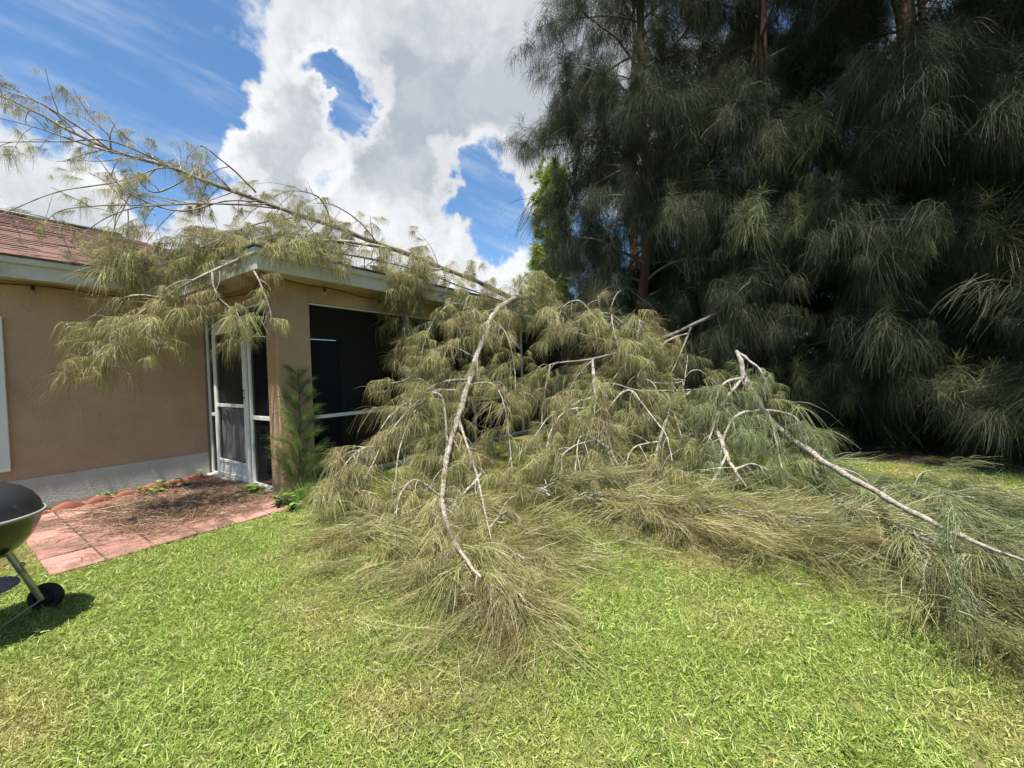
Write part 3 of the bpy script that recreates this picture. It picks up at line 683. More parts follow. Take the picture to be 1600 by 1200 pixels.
# ------------------------------------------------------------------ patio
def build_patio():
    PU, PV, u0, v0 = .295, .44, .48, 4.33
    patio = empty('patio', tuple(hxyz(u0, v0, 0))); tag(patio, 'patio of red concrete pavers beside the house', kind='structure')
    rng = random.Random(11)
    s = []
    for i in range(7):
        for j in range(6):
            a, b = u0 + i * PU, v0 + j * PV + (.0 if i else .03)
            if a > 2.3: continue
            if i == 0 and j == 0 : b -= .03
            if i == 6 : pass
            w = min(PU, U_DOOR - .05 - a)
            d = min(PV, 6.72 - b)
            if w < .08 or d < .08: continue
            bm = bmesh.new(); bevel_box(bm, (-w / 2 + .006, -d / 2 + .006, -.06), (w / 2 - .006, d / 2 - .006, .022), .006)
            me = bpy.data.meshes.new('paver'); bm.to_mesh(me); bm.free(); me.materials.append(MATS['paver_red'])
            o = link(bpy.data.objects.new('paver', me), patio)
            c = hxyz(a + w / 2, b + d / 2, rng.uniform(-.003, .005)); o.location = Vector(c) ; o.rotation_euler = (rng.uniform(-.012, .012), rng.uniform(-.012, .012), math.atan2(D1[1], D1[0]) + rng.uniform(-.01, .01))
    V = [hxyz(u0 + .02, v0 + .02, .008), hxyz(U_DOOR - .05, v0 + .02, .008), hxyz(U_DOOR - .05, V_MAIN - .01, .008), hxyz(-1.5, V_MAIN - .01, .008), hxyz(-1.5, 6.6, .008), hxyz(u0 + .02, 6.6, .008)]
    o = mesh_obj('sand_bed', V, [tuple(range(6))], 'soil', patio)
    # scalloped terracotta edging against the plinth
    line = smooth_path([hxyz(-.5, 6.30, 0), hxyz(.35, 6.36, 0), hxyz(.9, 6.50, 0), hxyz(1.45, 6.62, 0), hxyz(1.9, 6.74, 0), hxyz(2.32, 6.86, 0)], 12)
    cum = np.concatenate([[0], np.cumsum(np.linalg.norm(np.diff(line, axis=0), axis=1))]); w = .255; n = int(cum[-1] / w)
    bed = empty('edging', tuple(line[0])); tag(bed, 'row of scalloped terracotta edging pieces along the grey plinth', 'edging')
    for k in range(n):
        t = (k + .5) * w; i = np.searchsorted(cum, t) - 1; f = (t - cum[i]) / (cum[i + 1] - cum[i]); p = line[i] * (1 - f) + line[i + 1] * f; d = line[i + 1] - line[i]
        V, Fc, m_ = [], [], 13
        for j in range(m_ + 1):
            x = (-.5 + j / m_) * w * 1.02; h = .035 + .055 * max(0.0, math.sin(math.pi * j / m_)) ** .8
            for (yy, zz) in ((-.04, -.03), (-.042, h * .72), (-.02, h), (.02, h), (.042, h * .72), (.04, -.03)): V.append((x, yy * (.75 + .35 * math.sin(math.pi * j / m_)), zz))
        for j in range(m_):
            for q in range(5): Fc.append((j * 6 + q, j * 6 + q + 1, (j + 1) * 6 + q + 1, (j + 1) * 6 + q))
        Fc += [(5, 4, 3, 2, 1, 0), tuple(m_ * 6 + q for q in range(6))]
        o = mesh_obj('edging_piece', V, Fc, 'terracotta', bed, True)
        o.location = Vector(p) + Vector((0, 0, rng.uniform(-.012, .01)))
        o.rotation_euler = (rng.uniform(-.25, .12), rng.uniform(-.06, .06), math.atan2(d[1], d[0]) + rng.uniform(-.1, .1))
build_patio()

# ------------------------------------------------------------------ kettle grill
def build_grill():
    C = np.array([-2.90, 2.12, 0.0]); g = empty('kettle_grill', tuple(C)); tag(g, 'black kettle charcoal grill at the left edge of the lawn', 'grill')
    R = .285
    def pt(r, a, z): return C + np.array([r * math.cos(a), r * math.sin(a), z])
    lathe('bowl', [(.02, .405), (.09, .412), (.16, .44), (.215, .485), (.255, .545), (.278, .61), (.286, .645), (.292, .652), (.286, .656), (.27, .648)], 'enamel_black', g, 48, C)
    lid = lathe('lid', [(.292, .652), (.296, .662), (.288, .672), (.277, .715), (.252, .76), (.21, .80), (.15, .83), (.08, .846), (.001, .85)], 'lid_black', g, 48, C)
    tube_obj('rim', [pt(.295, 2 * math.pi * k / 48, .659) for k in range(49)], .009, 'zinc_grey', lid, 6)
    vc = pt(.07, -.9, .843)
    lathe('vent_damper', [(.001, .014), (.03, .013), (.042, .008), (.045, 0), (.045, -.006)], 'zinc_grey', lid, 20, vc)
    boxes('vent_tab', [((vc[0] - .008, vc[1] - .05, vc[2] + .008), (vc[0] + .008, vc[1] - .02, vc[2] + .022))], 'zinc_grey', lid, .002)
    h0 = pt(.06, 2.2, .846); tube_obj('handle', smooth_path([h0, h0 + [0, 0, .05], h0 + [-.05, .03, .07], h0 + [-.1, .06, .05], h0 + [-.1, .06, -.01]], 5), .008, 'rubber_black', lid, 8)
    sh = [pt(.28, 3.5, .60), pt(.36, 3.45, .60), pt(.36, 3.15, .60), pt(.28, 3.1, .60)]
    tube_obj('side_handle', smooth_path(sh, 5), .008, 'rubber_black', g, 8)
    angs = [math.atan2(.31, .06), math.atan2(.31, .06) + 2.094, math.atan2(.31, .06) + 4.189]
    for k, a in enumerate(angs):
        foot = .08 if k != 1 else .012
        leg = tube_obj('leg', [pt(.155, a, .455), pt(.30, a, foot)], .016, 'aluminium', g, 10)
        tube_obj('leg_collar', [pt(.214, a, .31 + (.02 if k != 1 else 0)), pt(.220, a, .30 + (.02 if k != 1 else 0))], .019, 'zinc_grey', leg, 10)
    lathe('ash_catcher', [(.001, .235), (.10, .24), (.17, .262), (.19, .27), (.19, .274), (.10, .245), (.001, .24)], 'zinc_grey', g, 36, C)
    for a in angs: tube_obj('strut', [pt(.10, a, .243), pt(.24, a, .285)], .004, 'zinc_grey', g, 6)
    # axle and two wheels on the rear legs
    p0, p1 = pt(.30, angs[0], .08), pt(.30, angs[2], .08); ax = (p1 - p0) / np.linalg.norm(p1 - p0)
    tube_obj('axle', [p0 - ax * .05, p1 + ax * .05], .005, 'aluminium', g, 6)
    for p, s in ((p0, -1), (p1, 1)):
        q = Vector(ax * s); rot = q.to_track_quat('Z', 'Y').to_matrix().to_4x4()
        w = lathe('wheel', [(.05, .0), (.076, .0), (.081, .006), (.082, .018), (.081, .03), (.076, .036), (.05, .036), (.05, .03), (.02, .028), (.001, .03)], 'rubber_black', g, 28)
        w.matrix_parent_inverse = PINV[g.name]; w.matrix_basis = Matrix.Translation(Vector(p + ax * s * .015)) @ rot
        hcap = lathe('hub_cap', [(.018, .030), (.014, .04), (.001, .042)], 'rubber_black', w, 12)
build_grill()

# ------------------------------------------------------------------ standing casuarina trees
def build_casuarina(X, Y, height, seed, label, lean=(0, 0), r0=.2, reach=2.4, h0=.9, n=46, per=5.0, scale=1.0, front=1.0, left=1.0, dense=1.0, density_top=.4, widen=.92, extras=()):
    base = np.array([X, Y, 0.0]); e = empty('casuarina_tree', tuple(base)); tag(e, label, 'tree', 'standing casuarina trees')
    pl = Plant(seed); rng = pl.rng
    tp = [base + np.array([lean[0] * t + rng.normal(0, .10) * (t > 0), lean[1] * t + rng.normal(0, .10) * (t > 0), height * t]) for t in np.linspace(0, 1, 8)]
    trunk = smooth_path(tp, 6); tube_obj('trunk', trunk, np.linspace(r0, .03, len(trunk)), 'bark_brown', e, 10)
    wood = Wood()
    for k in range(n):
        hf = (k + rng.uniform(0, 1)) / n; h = h0 + (height - h0 - .5) * hf ** 1.35
        az = k * 2.399 + rng.normal(0, .3); t = h / height; i = min(int(t * (len(trunk) - 1)), len(trunk) - 2); p = trunk[i]
        d = np.array([math.cos(az), math.sin(az), 0.0])
        L = reach * (1.0 - .75 * max(0, (h - .72 * height) / (.28 * height)) ** 1.2)
        fr = max(0, -d[1]); L *= 1 + front * fr * .10 * min(h, 10)
        if d[0] < 0: L *= 1 + (left - 1) * (-d[0])
        L *= rng.uniform(.75, 1.15)
        pts = [p]; dd = d + np.array([0, 0, rng.uniform(.1, .6)]); q = p.copy()
        for s in range(6):
            dd = dd / np.linalg.norm(dd); q = q + dd * L / 6; q[2] = max(q[2], .25); pts.append(q.copy()); dd = dd + np.array([0, 0, -.16]) + rng.normal(0, .10, 3)
        path = smooth_path(pts, 4); wood.tube(path, np.linspace(.035 * (1 - .6 * hf) + .006, .006, len(path)), 6)
        m_ = density_top if h > 9.5 else 1.0
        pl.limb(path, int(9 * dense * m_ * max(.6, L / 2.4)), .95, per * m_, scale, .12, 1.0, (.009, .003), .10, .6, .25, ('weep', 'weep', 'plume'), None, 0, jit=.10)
    for (px, py, Y_, sc) in extras:
        q = at(px, py, Y_); h = max(.8, min(q[2] - .3, height - 1)); p = trunk[int(h / height * (len(trunk) - 1))]
        path = smooth_path([p, p * .5 + q * .5 + [0, 0, .35], q], 8); wood.tube(path, np.linspace(.03, .008, len(path)), 6)
        pl.limb(path, 8, .7, 7, scale, .35, 1, (.008, .003), .08, .6, .2, ('weep', 'plume'), None, 0, jit=.08)
        for _ in range(5):
            c = q + pl.rng.normal(0, .13, 3); pl.clump('tip', c, pl.rng.uniform(0, 6), sc * pl.rng.uniform(.8, 1.15), .15)
    wood.build('limbs', 'bark_grey', e)['kind'] = 'stuff'
    pl.finish(e, 'bark_grey', {'weep': 'foliage_dark', 'plume': 'foliage_dark', 'tip': 'foliage_tip_sunlit'}, widen)
    return e
build_casuarina(3.2, 9.3, 15.5, 21, 'standing casuarina nearest the house, leftmost dark tree of the row', (-.1, .2), .13, 2.35, .5, 74, 7.0, front=.15, left=1.08)
build_casuarina(5.2, 8.6, 17.0, 22, 'standing casuarina in the middle of the dark tree row', (.2, 0), .22, 2.5, .4, 84, 9.0, front=1.0, extras=((1268, 195, 6.4, 1.1), (1205, 250, 6.6, 1.0), (1165, 345, 6.4, 1.0), (1258, 350, 6.3, 1.05), (1060, 330, 6.8, .9), (1250, 600, 6.4, .7)))
build_casuarina(7.3, 7.3, 17.0, 23, 'standing casuarina with thick trunk right of the middle of the dark row', (-.4, .3), .26, 2.6, .4, 90, 9.0, extras=((1545, 370, 5.2, 1.1), (1440, 380, 5.4, 1.0), (1370, 430, 5.6, .9), (1350, 520, 5.6, .9), (1400, 605, 5.7, .7), (1330, 615, 6.0, .7)))
build_casuarina(8.8, 5.0, 16.0, 24, 'rightmost standing casuarina, cut by the right edge of the photo', (.2, .2), .24, 2.5, .4, 84, 9.0, extras=((1490, 615, 5.1, .7), (1570, 615, 4.7, .7), (1640, 600, 4.4, .7)))
for k, (X, Y, hh) in enumerate(((4.2, 13.5, 15), (7.4, 13.0, 16), (11.0, 11.0, 16), (13.0, 7.5, 16), (13.5, 3.0, 15))):
    build_casuarina(X, Y, hh, 40 + k, ('far casuarina seen through gaps behind the leftmost dark tree', 'far casuarina seen through gaps behind the middle dark tree', 'far casuarina seen through gaps behind the thick trunk', 'far casuarina behind the rightmost dark tree', 'far casuarina at the right edge behind the lawn')[k],
                    (0, 0), .2, 2.6, .8, 28, 2.4, 2.3, 0, 1, .7, .5, 1.4)

# ------------------------------------------------------------------ pines beyond
def build_pine(px, Y, zc, height, seed, label, rad=1.7):
    b = at(px, 600, Y); b[2] = 0; e = empty('pine_tree', tuple(b)); tag(e, label, 'tree', 'pines beyond the house')
    pl = Plant(seed); rng = pl.rng
    trunk = smooth_path([b, b + [.1, 0, height * .5], b + [0, .1, height]], 8); tube_obj('trunk', trunk, np.linspace(.2, .04, len(trunk)), 'bark_brown', e, 8)
    w = Wood()
    for k in range(46):
        h = zc + (height - zc) * (k / 46.); az = k * 2.4; L = rad * (1 - .55 * (k / 46.)) * rng.uniform(.6, 1.1)
        p = b + np.array([0, 0, h]); q = p + np.array([math.cos(az) * L, math.sin(az) * L, .35 * L]); path = smooth_path([p, (p + q) / 2 + [0, 0, -.1], q], 4); w.tube(path, np.linspace(.03, .01, len(path)), 5)
        for _ in range(16):
            t = rng.uniform(.3, 1.05); c = p + (q - p) * t + rng.normal(0, .17, 3); pl.clump('brush', c, rng.uniform(0, 6), rng.uniform(.9, 1.5), .4)
    w.build('limbs', 'bark_grey', e)['kind'] = 'stuff'; pl.finish(e, 'bark_grey', 'foliage_pine')
build_pine(872, 17.0, 1.5, 9.8, 61, 'bright yellow green pine peeping out left of the dark casuarinas', 1.5)
build_pine(856, 19.0, 1.0, 6.6, 62, 'lower yellow green pine beyond the porch roof end', 1.6)

# ------------------------------------------------------------------ fallen tree top lying over the roof
def low(x, y, Y, zmin):
    p = at(x, y, Y); return p if p[2] >= zmin else atz(x, y, zmin)
def P(*pts, zmin=.10): return smooth_path([low(x, y, Y, zmin) for x, y, Y in pts], 8)
def PV(*pts): return smooth_path([atv(x, y, v) for x, y, v in pts], 8)
def build_roof_top():
    trunk = PV((905, 560, 4.3), (840, 490, 4.4), (760, 446, 4.6), (690, 418, 4.8), (600, 384, 5.1), (510, 350, 5.4), (420, 320, 5.7), (340, 290, 6.0), (270, 262, 6.3), (190, 240, 6.6), (110, 205, 6.9), (50, 172, 7.1), (-30, 135, 7.4))
    e = empty('fallen_treetop', tuple(trunk[0])); tag(e, 'fallen casuarina top lying across the porch roof, its tip against the sky', 'fallen tree')
    pl = Plant(71, roof_z)
    tube_obj('trunk', trunk, np.linspace(.05, .008, len(trunk)), 'bark_grey', e, 9)
    br = []
    def b(path, r0, r1, mat='bark_pale'): tube_obj('branch', path, np.linspace(r0, r1, len(path)), mat, e, 7); br.append(path)
    # branch that droops over the porch corner in front of the long wall
    front = P((600, 386, 5.6), (540, 378, 5.2), (470, 378, 4.85), (400, 396, 4.5), (330, 425, 4.25), (255, 465, 4.05), (205, 500, 3.9), (165, 530, 3.8), (135, 555, 3.75))
    b(front, .022, .006)
    f2 = P((385, 402, 4.45), (400, 428, 4.3), (418, 470, 4.2), (425, 500, 4.18)); b(f2, .012, .004)
    f3 = P((330, 425, 4.25), (340, 462, 4.2), (370, 490, 4.15), (385, 520, 4.15)); b(f3, .012, .004)
    f4 = P((255, 465, 4.05), (210, 462, 3.95), (170, 475, 3.9), (145, 495, 3.88)); b(f4, .010, .004)
    f5 = P((215, 492, 3.95), (232, 510, 3.95), (255, 540, 3.95)); b(f5, .009, .004)
    # hanging spray over the fascia
    hang = P((690, 420, 6.6), (650, 425, 6.2), (632, 450, 6.0), (628, 490, 5.9), (640, 530, 5.85), (648, 560, 5.85)); b(hang, .02, .006)
    # forks against the sky
    sk = [PV((200, 244, 6.6), (130, 225, 6.6), (60, 200, 6.7), (-20, 180, 6.8)), PV((170, 232, 6.6), (110, 190, 6.6), (60, 160, 6.6), (0, 140, 6.7)),
          PV((280, 268, 6.2), (180, 222, 6.2), (100, 222, 6.3), (-10, 222, 6.4)), PV((310, 280, 6.1), (260, 262, 6.0), (180, 285, 6.0), (90, 300, 6.0), (-10, 340, 6.0)),
          PV((430, 325, 5.7), (340, 318, 5.5), (240, 320, 5.4), (110, 325, 5.4), (66, 350, 5.3)), PV((400, 314, 5.75), (350, 315, 5.6), (280, 330, 5.5), (200, 300, 5.5), (150, 245, 5.6)),
          PV((400, 300, 5.8), (360, 262, 5.7), (322, 232, 5.7), (310, 226, 5.7)), PV((175, 240, 6.6), (172, 210, 6.6), (182, 190, 6.6)),
          PV((470, 338, 5.5), (400, 350, 5.3), (330, 380, 5.1), (300, 390, 5.0)), PV((420, 320, 5.7), (300, 318, 5.4), (190, 330, 5.3), (110, 380, 5.2)), PV((590, 380, 5.1), (560, 345, 5.0), (520, 320, 5.0), (490, 318, 5.0)),
          PV((520, 352, 5.4), (500, 310, 5.2), (460, 298, 5.2), (430, 305, 5.2)), PV((250, 258, 6.4), (215, 290, 6.2), (190, 330, 6.1), (170, 380, 6.0)), PV((300, 275, 6.1), (240, 300, 5.9), (200, 260, 5.9))]
    for q in sk: b(q, .011, .0035, 'bark_grey')
    # the low branch along the eave
    eave = P((820, 480, 7.6), (740, 455, 6.9), (660, 425, 6.1), (580, 405, 5.5), (500, 392, 5.0), (440, 384, 4.8), (390, 380, 4.75), (300, 400, 4.9)); b(eave, .016, .005)
    eave2 = P((560, 385, 5.6), (450, 365, 5.3), (350, 385, 5.0), (260, 405, 4.8), (190, 420, 4.7)); b(eave2, .013, .004)
    # leaves: thin towards the tip, thick along the eave
    pl.limb(front, 34, .36, 12, .56, .12, 1.0, (.006, .0025), .14, .5, -.1, ('hang', 'spray', 'hang'), 'spray', 0)
    for q in (f2, f3, f4, f5): pl.limb(q, 5, .28, 11, .52, .15, 1, (.005, .002), .16, .4, -.1, ('hang',), 'spray')
    pl.limb(hang, 30, .42, 15, .72, .05, 1, (.007, .003), .24, .5, -.2, ('hang', 'spray'), 'spray')
    pl.limb(eave, 66, .5, 12, .66, .0, 1, (.007, .003), .15, .4, .0, ('hang', 'spray'), 'hang', 0)
    pl.limb(eave2, 52, .52, 11, .64, .0, 1, (.007, .003), .15, .4, .0, ('hang', 'spray'), 'hang', 0)
    pl.limb(trunk, 30, .6, 8, .60, .15, .62, (.007, .003), .10, .5, .1, ('hang', 'spray'), 'hang', end=False)
    pl.limb(trunk, 14, .7, 2.2, .42, .55, 1.0, (.008, .003), .03, .6, .2, ('hang', 'spray'), 'hang', end=False)
    for i, q in enumerate(sk): pl.limb(q, 7 if i in (4, 5, 8, 9) else 4, .55, 4.5 if i in (4, 5, 8, 9, 10, 11) else 2.2, .42, .25, 1, (.005, .002), .07, .5, .0, ('hang', 'hang', 'spray'), 'hang', end=i > 3)
    pl.finish(e, 'bark_pale', 'foliage_dry', 1.15)
build_roof_top()

# ------------------------------------------------------------------ limb hanging from the roof edge down to the lawn
def build_centre_limb():
    main = P((830, 462, 7.2), (803, 468, 6.8), (775, 486, 6.5), (752, 535, 6.0), (735, 590, 5.6), (716, 650, 5.1), (700, 705, 4.6), (692, 765, 4.15), (693, 800, 3.75), (703, 832, 3.35), (722, 868, 2.95), (752, 902, 2.62), zmin=.20)
    e = empty('fallen_limb', tuple(atz(760, 960))); tag(e, 'large fallen limb arching from the roof edge down onto the lawn in the centre', 'fallen limb', 'fallen casuarina limbs')
    pl = Plant(81)
    tube_obj('branch', main, np.interp(np.linspace(0, 1, len(main)), [0, .3, .6, 1], [.05, .040, .026, .008]), 'bark_pale', e, 9)
    sub = [P((716, 652, 5.1), (728, 690, 4.7), (742, 728, 4.35), (752, 775, 3.95), (764, 830, 3.5), (772, 862, 3.25)),
           P((752, 740, 4.25), (728, 768, 4.05), (706, 790, 3.9), (680, 810, 3.75)),
           P((700, 700, 4.65), (690, 620, 4.9), (660, 622, 4.9), (630, 650, 4.7), (600, 690, 4.45), (580, 730, 4.2), (562, 760, 4.0)),
           P((712, 610, 5.3), (680, 612, 5.1), (650, 640, 4.85), (625, 700, 4.5), (617, 765, 4.1)),
           P((735, 592, 5.6), (690, 598, 5.4), (650, 620, 5.15), (610, 650, 4.9), (585, 690, 4.6), (566, 740, 4.2)),
           P((745, 560, 5.8), (700, 540, 5.6), (670, 560, 5.4), (640, 590, 5.25), (608, 600, 5.2)),
           P((765, 500, 6.3), (715, 475, 6.0), (685, 490, 5.7), (665, 530, 5.5), (655, 575, 5.4)),
           P((770, 500, 6.3), (790, 520, 6.0), (802, 560, 5.7), (806, 610, 5.4)),
           P((735, 600, 5.5), (770, 600, 5.2), (790, 640, 4.9), (796, 690, 4.6), (800, 730, 4.4)),
           P((694, 780, 4.0), (650, 750, 3.9), (625, 775, 3.75), (618, 820, 3.5), (618, 850, 3.35)),
           P((764, 825, 3.5), (790, 800, 3.6), (812, 810, 3.5), (830, 835, 3.3)),
           P((694, 775, 4.1), (712, 790, 3.95), (730, 812, 3.75)),
           P((722, 868, 3.0), (708, 862, 2.95), (694, 866, 2.85), (684, 876, 2.75)),
           P((752, 902, 2.62), (776, 912, 2.5), (802, 926, 2.4), (826, 942, 2.3)),
           P((772, 845, 3.25), (790, 855, 3.1), (808, 866, 2.9), (822, 876, 2.8)),
           P((800, 470, 6.75), (815, 440, 6.8), (835, 432, 6.9), (855, 455, 6.9)), P((690, 770, 4.1), (640, 800, 3.75), (590, 810, 3.6), (545, 830, 3.5)), P((600, 700, 4.4), (570, 700, 4.3), (540, 725, 4.1), (525, 760, 3.9))]
    for i, q in enumerate(sub):
        q[:, 2] = np.maximum(q[:, 2], .05); tube_obj('branch', q, np.linspace(.017 if i < 5 else .009, .005, len(q)), 'bark_pale', e, 7)
    pl.limb(main, 26, .55, 10, .85, .02, .55, (.008, .003), .22, .4, -.35, ('hang', 'hang', 'spray'), 'lie')
    pl.limb(main, 10, .26, 10, .58, .78, 1.0, (.005, .002), .16, .6, -.25, ('hang', 'spray'), 'lie')
    pl.limb(main, 22, .34, 12, .72, .45, .8, (.006, .0025), .14, .8, -.25, ('hang', 'spray'), 'lie')
    for i, q in enumerate(sub): pl.limb(q, 11 if i not in (12, 13, 14) else 9, .34 if i not in (12, 13, 14) else .24, 9.5, .72, .08, 1, (.006, .0025), .22, .45, -.3, ('hang', 'hang', 'spray'), 'lie')
    pl.finish(e, 'bark_pale', 'foliage_dry', 1.0)
build_centre_limb()

# ------------------------------------------------------------------ heap of limbs between the centre limb and the trees
def heap_limb(label, main, subs, seed, leaf, r0=.03, n=26, length=.6, scale=.9, per=11, mat='bark_pale', widen=1.0, kinds=('hang', 'hang', 'spray'), grav=.19, subn=10):
    main[:, 2] = np.maximum(main[:, 2], .04)
    e = empty('fallen_limb', (main[-1][0], main[-1][1], 0)); tag(e, label, 'fallen limb', 'fallen casuarina limbs')
    pl = Plant(seed)
    tube_obj('branch', main, np.interp(np.linspace(0, 1, len(main)), [0, .15, 1], [r0 * .45, r0, .007]), mat, e, 8)
    for q in subs:
        q[:, 2] = np.maximum(q[:, 2], .04); tube_obj('branch', q, np.linspace(r0 * .5, .005, len(q)), mat, e, 7)
        pl.limb(q, int(subn * .75), length * .6, per * .72, scale * .88, .1, 1, (.006, .0025), grav, .45, -.3, kinds, 'lie')
    pl.limb(main, int(n * .6), length * .85, per * .72, scale * .88, .05, 1, (.008, .003), grav, .45, -.3, kinds, 'lie')
    pl.finish(e, mat, leaf, widen)
heap_limb('fallen limb with a dark forked stem in the middle of the heap', P((925, 560, 5.6), (932, 620, 5.2), (945, 670, 4.9), (957, 710, 4.6), (985, 755, 4.25), (1035, 800, 3.95)),
          [P((945, 680, 4.8), (955, 720, 4.5), (975, 750, 4.2), (1010, 790, 3.9)), P((930, 620, 5.2), (900, 630, 5.0), (860, 650, 4.8), (830, 690, 4.6)), P((935, 640, 5.1), (890, 640, 4.8), (862, 670, 4.6), (850, 720, 4.3)),
           P((950, 700, 4.6), (910, 680, 4.5), (900, 720, 4.3), (898, 760, 4.1)), P((940, 650, 5.0), (980, 610, 5.0), (1010, 640, 4.8), (1040, 680, 4.5), (1050, 720, 4.3)), P((950, 690, 4.7), (920, 690, 4.5), (880, 710, 4.3), (868, 760, 4.1))],
          91, 'foliage_dry', .03, 26)
heap_limb('fallen limb with a rounded drooping crown high in the heap beside the dark trees', P((1010, 560, 6.6), (985, 520, 6.3), (955, 492, 6.1), (925, 490, 5.9), (895, 505, 5.7)),
          [P((955, 492, 6.1), (960, 520, 5.8), (970, 550, 5.7)), P((925, 490, 5.9), (905, 470, 5.9), (880, 480, 5.8), (865, 520, 5.7)), P((985, 520, 6.3), (1000, 500, 6.0), (990, 540, 5.8))], 92, 'foliage_dry', .02, 15, .5, 1.0, 11, subn=8)
heap_limb('fallen limb with bare pale crooked twigs behind the heap', P((1075, 520, 7.0), (1040, 535, 6.6), (1010, 570, 6.2), (998, 590, 6.0), (1020, 598, 5.8), (1035, 630, 5.5)),
          [P((1010, 570, 6.2), (1000, 550, 6.1), (1010, 535, 6.1)), P((1040, 535, 6.6), (1010, 505, 6.5), (985, 500, 6.4)), P((1020, 598, 5.8), (1060, 598, 5.6), (1080, 580, 5.5), (1095, 578, 5.5)), P((1060, 640, 5.6), (1070, 590, 5.6), (1075, 555, 5.7))], 93, 'foliage_mid', .022, 12, .55, .9, 8, subn=4)
heap_limb('fallen limb of olive sprays low in the heap, left of the grey green limb', P((1080, 610, 5.8), (1050, 640, 5.3), (1030, 690, 4.9), (1020, 740, 4.5), (1010, 790, 4.1)),
          [P((1050, 640, 5.3), (1070, 700, 4.7), (1075, 750, 4.4)), P((1030, 690, 4.9), (990, 700, 4.6), (975, 740, 4.4)), P((1080, 610, 5.8), (1000, 610, 5.4), (960, 600, 5.4), (915, 600, 5.4))], 94, 'foliage_mid', .025, 30, .65, 1.0, 12)
heap_limb('fallen limb with dark sprays at the back of the heap under the casuarinas', P((1150, 470, 7.6), (1080, 510, 7.2), (1000, 540, 6.9), (930, 560, 6.6), (860, 570, 6.4), (830, 600, 6.2)),
          [P((1000, 540, 6.9), (960, 590, 6.3), (940, 620, 6.0)), P((930, 560, 6.6), (900, 590, 6.2), (880, 630, 5.8)), P((1080, 510, 7.2), (1060, 560, 6.6), (1040, 600, 6.2)), P((860, 570, 6.4), (850, 620, 5.9), (845, 680, 5.4)), P((1000, 545, 6.9), (900, 520, 6.8), (850, 510, 6.7))], 95, 'foliage_mid', .035, 20, .7, .95, 8, 'bark_grey', subn=7)
# grey green limb and its long bare white stem to the right
heap_limb('fallen grey green limb with a long bare white stem reaching the right edge', P((1150, 548, 5.4), (1165, 590, 5.25), (1190, 640, 5.05), (1225, 675, 4.9), (1260, 703, 4.75), (1310, 735, 4.45), (1370, 768, 4.1), (1440, 808, 3.65), (1520, 845, 3.25), (1620, 885, 2.85), zmin=.42),
          [P((1165, 585, 5.25), (1130, 630, 5.0), (1110, 680, 4.7), (1100, 720, 4.5)), P((1190, 640, 5.05), (1150, 650, 4.8), (1130, 690, 4.6), (1125, 740, 4.35)), P((1210, 665, 4.95), (1215, 700, 4.7), (1225, 745, 4.4)), P((1190, 640, 5.05), (1240, 650, 4.8), (1265, 690, 4.6)), P((1165, 590, 5.25), (1130, 600, 5.1), (1115, 640, 5.0)), P((1150, 550, 5.4), (1185, 575, 5.2), (1205, 620, 5.0)), P((1250, 700, 4.8), (1270, 730, 4.5), (1290, 760, 4.3))],
          96, 'foliage_green', .042, 8, .55, 1.0, 13, subn=13)
heap_limb('fallen thin pale limb ending in a sunlit break below the grey green limb', P((1120, 670, 4.8), (1132, 705, 4.5), (1148, 735, 4.25), (1168, 762, 4.1)), [P((1148, 735, 4.25), (1175, 725, 4.2), (1200, 735, 4.1)), P((1135, 712, 4.4), (1110, 760, 4.0), (1090, 790, 3.8))], 97, 'foliage_green', .028, 8, .4, .8, 10)

# ------------------------------------------------------------------ limbs flat on the lawn
def lying(label, main, seed, leaf, r0=.012, n=40, length=.5, scale=.95, per=13, subs=(), widen=1.0, fwd=.9):
    main[:, 2] = np.maximum(main[:, 2], .05)
    e = empty('fallen_limb', (main[0][0], main[0][1], 0)); tag(e, label, 'fallen limb', 'fallen casuarina limbs')
    pl = Plant(seed); tube_obj('branch', main - [0, 0, .03], np.linspace(r0, .004, len(main)), 'bark_grey', e, 7)
    pl.limb(main, int(n * 1.0), length * .6, per * .95, scale * .8, 0, 1, (.006, .0025), .16, fwd, -.2, ('spray', 'lie'), 'lie')
    for q in subs:
        q[:, 2] = np.maximum(q[:, 2], .04); tube_obj('branch', q, np.linspace(r0 * .5, .003, len(q)), 'bark_pale', e, 6); pl.limb(q, int(n * .25), length * .45, per * .75, scale * .8, 0, 1, (.005, .0025), .16, fwd, -.2, ('spray', 'lie'), 'lie')
    pl.finish(e, 'bark_pale', leaf, widen)
def G(*pts): return smooth_path([atz(x, y, z) for x, y, z in pts], 8)
lying('olive fallen limb lying flat along the front of the heap', G((900, 775, .22), (980, 775, .22), (1060, 785, .22), (1150, 798, .22), (1240, 812, .20), (1320, 828, .16), (1390, 842, .1)), 101, 'foliage_dry', n=90, length=.55, scale=1.0, per=13, r0=.012,
      subs=(G((960, 780, .2), (1000, 810, .1), (1050, 830, .06), (1110, 845, .05)), G((1080, 790, .2), (1140, 815, .12), (1200, 835, .06), (1260, 846, .05)), G((1200, 810, .15), (1270, 830, .1), (1330, 845, .05), (1400, 856, .05))))
lying('fallen limb of olive tips lying left along the front of the heap', G((860, 770, .25), (850, 760, .25), (880, 745, .3), (930, 745, .3), (1000, 760, .25)), 102, 'foliage_mid', n=30, length=.5, scale=.9, per=11)
